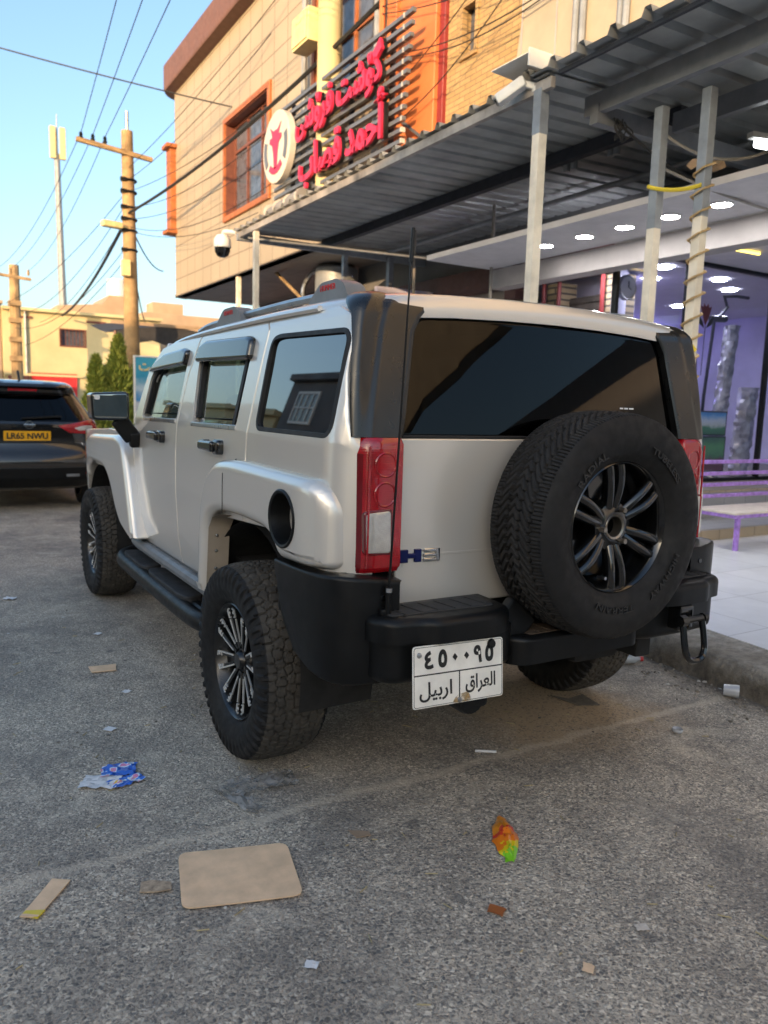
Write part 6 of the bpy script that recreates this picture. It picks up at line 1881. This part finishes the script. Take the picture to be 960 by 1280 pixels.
# translucent plastic bag
t = NT('dirty_plastic'); 
t.set(color=t.ramp(t.noise(14, 5), [(.3, (.16, .145, .12)), (.7, (.46, .45, .43))]), rough=.3, alpha=t.ramp(t.noise(9, 4), [(.3, .25), (.7, .75)]))
b = crumple(.26, .12, 14, .010, -.98, .475, -.1); b2 = crumple(.06, .24, 8, .008, -1.10, .40, .25); 
me_ = bpy.data.meshes.new('tmp'); b2.bm.to_mesh(me_); b2.bm.free(); add_mesh(b, me_)
litter('plastic_bag', b, t.m, 'flattened clear plastic bag beside the left rear tyre', 'bag', 10, recalc=False)
# bottle, cups and small scraps by the kerb
bo = thing('plastic_bottle', 'crushed clear plastic bottle in the gutter by the kerb', 'bottle', (1.45, .85, 0))
b = B(); b.lathe([(0, -.09), (.028, -.088), (.030, -.05), (.024, -.02), (.031, .02), (.029, .06), (.013, .085), (.013, .10)], axes((1.42, .86, .033), (0, 0, 1), (.5, .87, 0), (.87, -.5, 0)), 12); b.done('shell', basic('bottle_plastic', (.45, .47, .48), .2, coat=.6), bo)
b = B(); b.lathe([(.015, .095), (.015, .112), (0, .113)], axes((1.42, .86, .033), (0, 0, 1), (.5, .87, 0), (.87, -.5, 0)), 12); b.done('cap', M['red'], bo)
b = B(); b.lathe([(.0, .0), (.03, .0), (.037, .075), (.034, .075)], axes((1.50, .26, .035), (0, 0, 1), (.8, .6, 0), (.6, -.8, 0)), 14); litter('plastic_cup', b, basic('cup_plastic', (.40, .42, .45), .2, coat=.6), 'crushed clear plastic cup in the gutter at the right edge', 'cup')
litter('bottle_base', B().lathe([(0, .004), (.022, .004), (.026, .012), (.024, .02), (.016, .012)], Matrix.Translation((.89, .06, 0)), 14), basic('cup_plastic', (.4, .42, .45), .2), 'small clear plastic disc on the asphalt right of the number plate', 'plastic')
for (x, y, s_, m, lb) in ((-1.23, -.485, .022, 'paper_white', 'small white paper scrap nearest the viewpoint'), (-1.385, 1.25, .03, 'paper_white', 'crumpled white tissue beyond the blue wrapper'), (-1.22, 1.67, .025, 'paper_white', 'small white scrap beside the running board'),
                          (-1.55, 3.85, .05, 'paper_white', 'pale scrap on the road beside the dark car'), (-.345, -.80, .022, 'bench_board', 'cream scrap on the asphalt at lower right'), (-.60, -.845, .022, 'cardboard', 'round tan disc at lower right'),
                          (-.665, -.545, .03, 'frame_or', 'dry reddish leaf on the asphalt below the orange wrapper'), (-1.16, 2.72, .03, 'paper_white', 'white scrap near the front end of the running board')):
    b = crumple(s_ * 1.6, s_ * 1.3, 4, s_ * .09, x, y, rng.uniform(0, 3)); litter('paper_scrap', b, M[m], lb, 'scrap', 20, recalc=False)
litter('paper_stick', B().tube([(-.075, .325, .008), (.0, .275, .008)], .006, 6), M['paper_white'], 'thin white paper stick on the asphalt below the number plate', 'stick')
vs, fc = [], []
def bit(x, y, s_, zr):
    k0 = len(vs); n_ = rng.integers(4, 7); a0 = rng.uniform(0, 6)
    st = rng.uniform(.35, 1)
    pts = [(x + s_ * cos(a0) * cos(a) - s_ * st * sin(a0) * sin(a), y + s_ * sin(a0) * cos(a) + s_ * st * cos(a0) * sin(a)) for a in np.linspace(0, 2 * pi, n_ + 1)[:-1] + rng.uniform(-.2, .2, n_)]
    for p in pts: vs.append((p[0], p[1], .001))
    for p in pts: vs.append((x + (p[0] - x) * .7, y + (p[1] - y) * .7, zr))
    for i in range(n_): fc.append((k0 + i, k0 + (i + 1) % n_, k0 + n_ + (i + 1) % n_, k0 + n_ + i))
    fc.append(tuple(k0 + n_ + i for i in range(n_)))
for i in range(420):
    x = rng.uniform(-2.3, 1.5); y = rng.uniform(-1.2, 3.5)
    bit(x, y, rng.uniform(.003, .008) * (1 + .3 * max(0, y)), rng.uniform(.002, .005))
for i in range(260):
    y = rng.uniform(-.6, 2.5); x = kx(y) - .05 - abs(rng.normal(0, .14)); bit(x, y, rng.uniform(.004, .016), rng.uniform(.003, .010))
me = bpy.data.meshes.new('gravel'); me.from_pydata(vs, [], fc)
t = NT('grit'); gi = t.n('ShaderNodeNewGeometry')
t.set(color=t.ramp(gi.outputs['Random Per Island'], [(0, (.10, .09, .075)), (.5, (.22, .19, .15)), (.86, (.36, .32, .26)), (.95, (.55, .53, .50)), (1, (.6, .58, .5))]), rough=.85)
tag(link_mesh('gravel', me, t.m, None, 0), kind='stuff')
vs, fc = [], []
for i in range(160):
    x = rng.uniform(-2.2, 1.2); y = rng.uniform(-1.2, 3.0); a = rng.uniform(0, 6); l = rng.uniform(.006, .022); w = .0016
    k0 = len(vs); c_, s_ = cos(a), sin(a)
    for u, v, z in ((-l, -w, .002), (l, -w, .002), (l, w, .002), (-l, w, .002), (-l, 0, .005), (l, 0, .005)): vs.append((x + u * c_ - v * s_, y + u * s_ + v * c_, z))
    fc += [(k0, k0 + 1, k0 + 5, k0 + 4), (k0 + 2, k0 + 3, k0 + 4, k0 + 5)]
me = bpy.data.meshes.new('straw'); me.from_pydata(vs, [], fc)
tag(link_mesh('straw_litter', me, basic('dry_straw', (.42, .34, .18), .8), None, 0), kind='stuff')
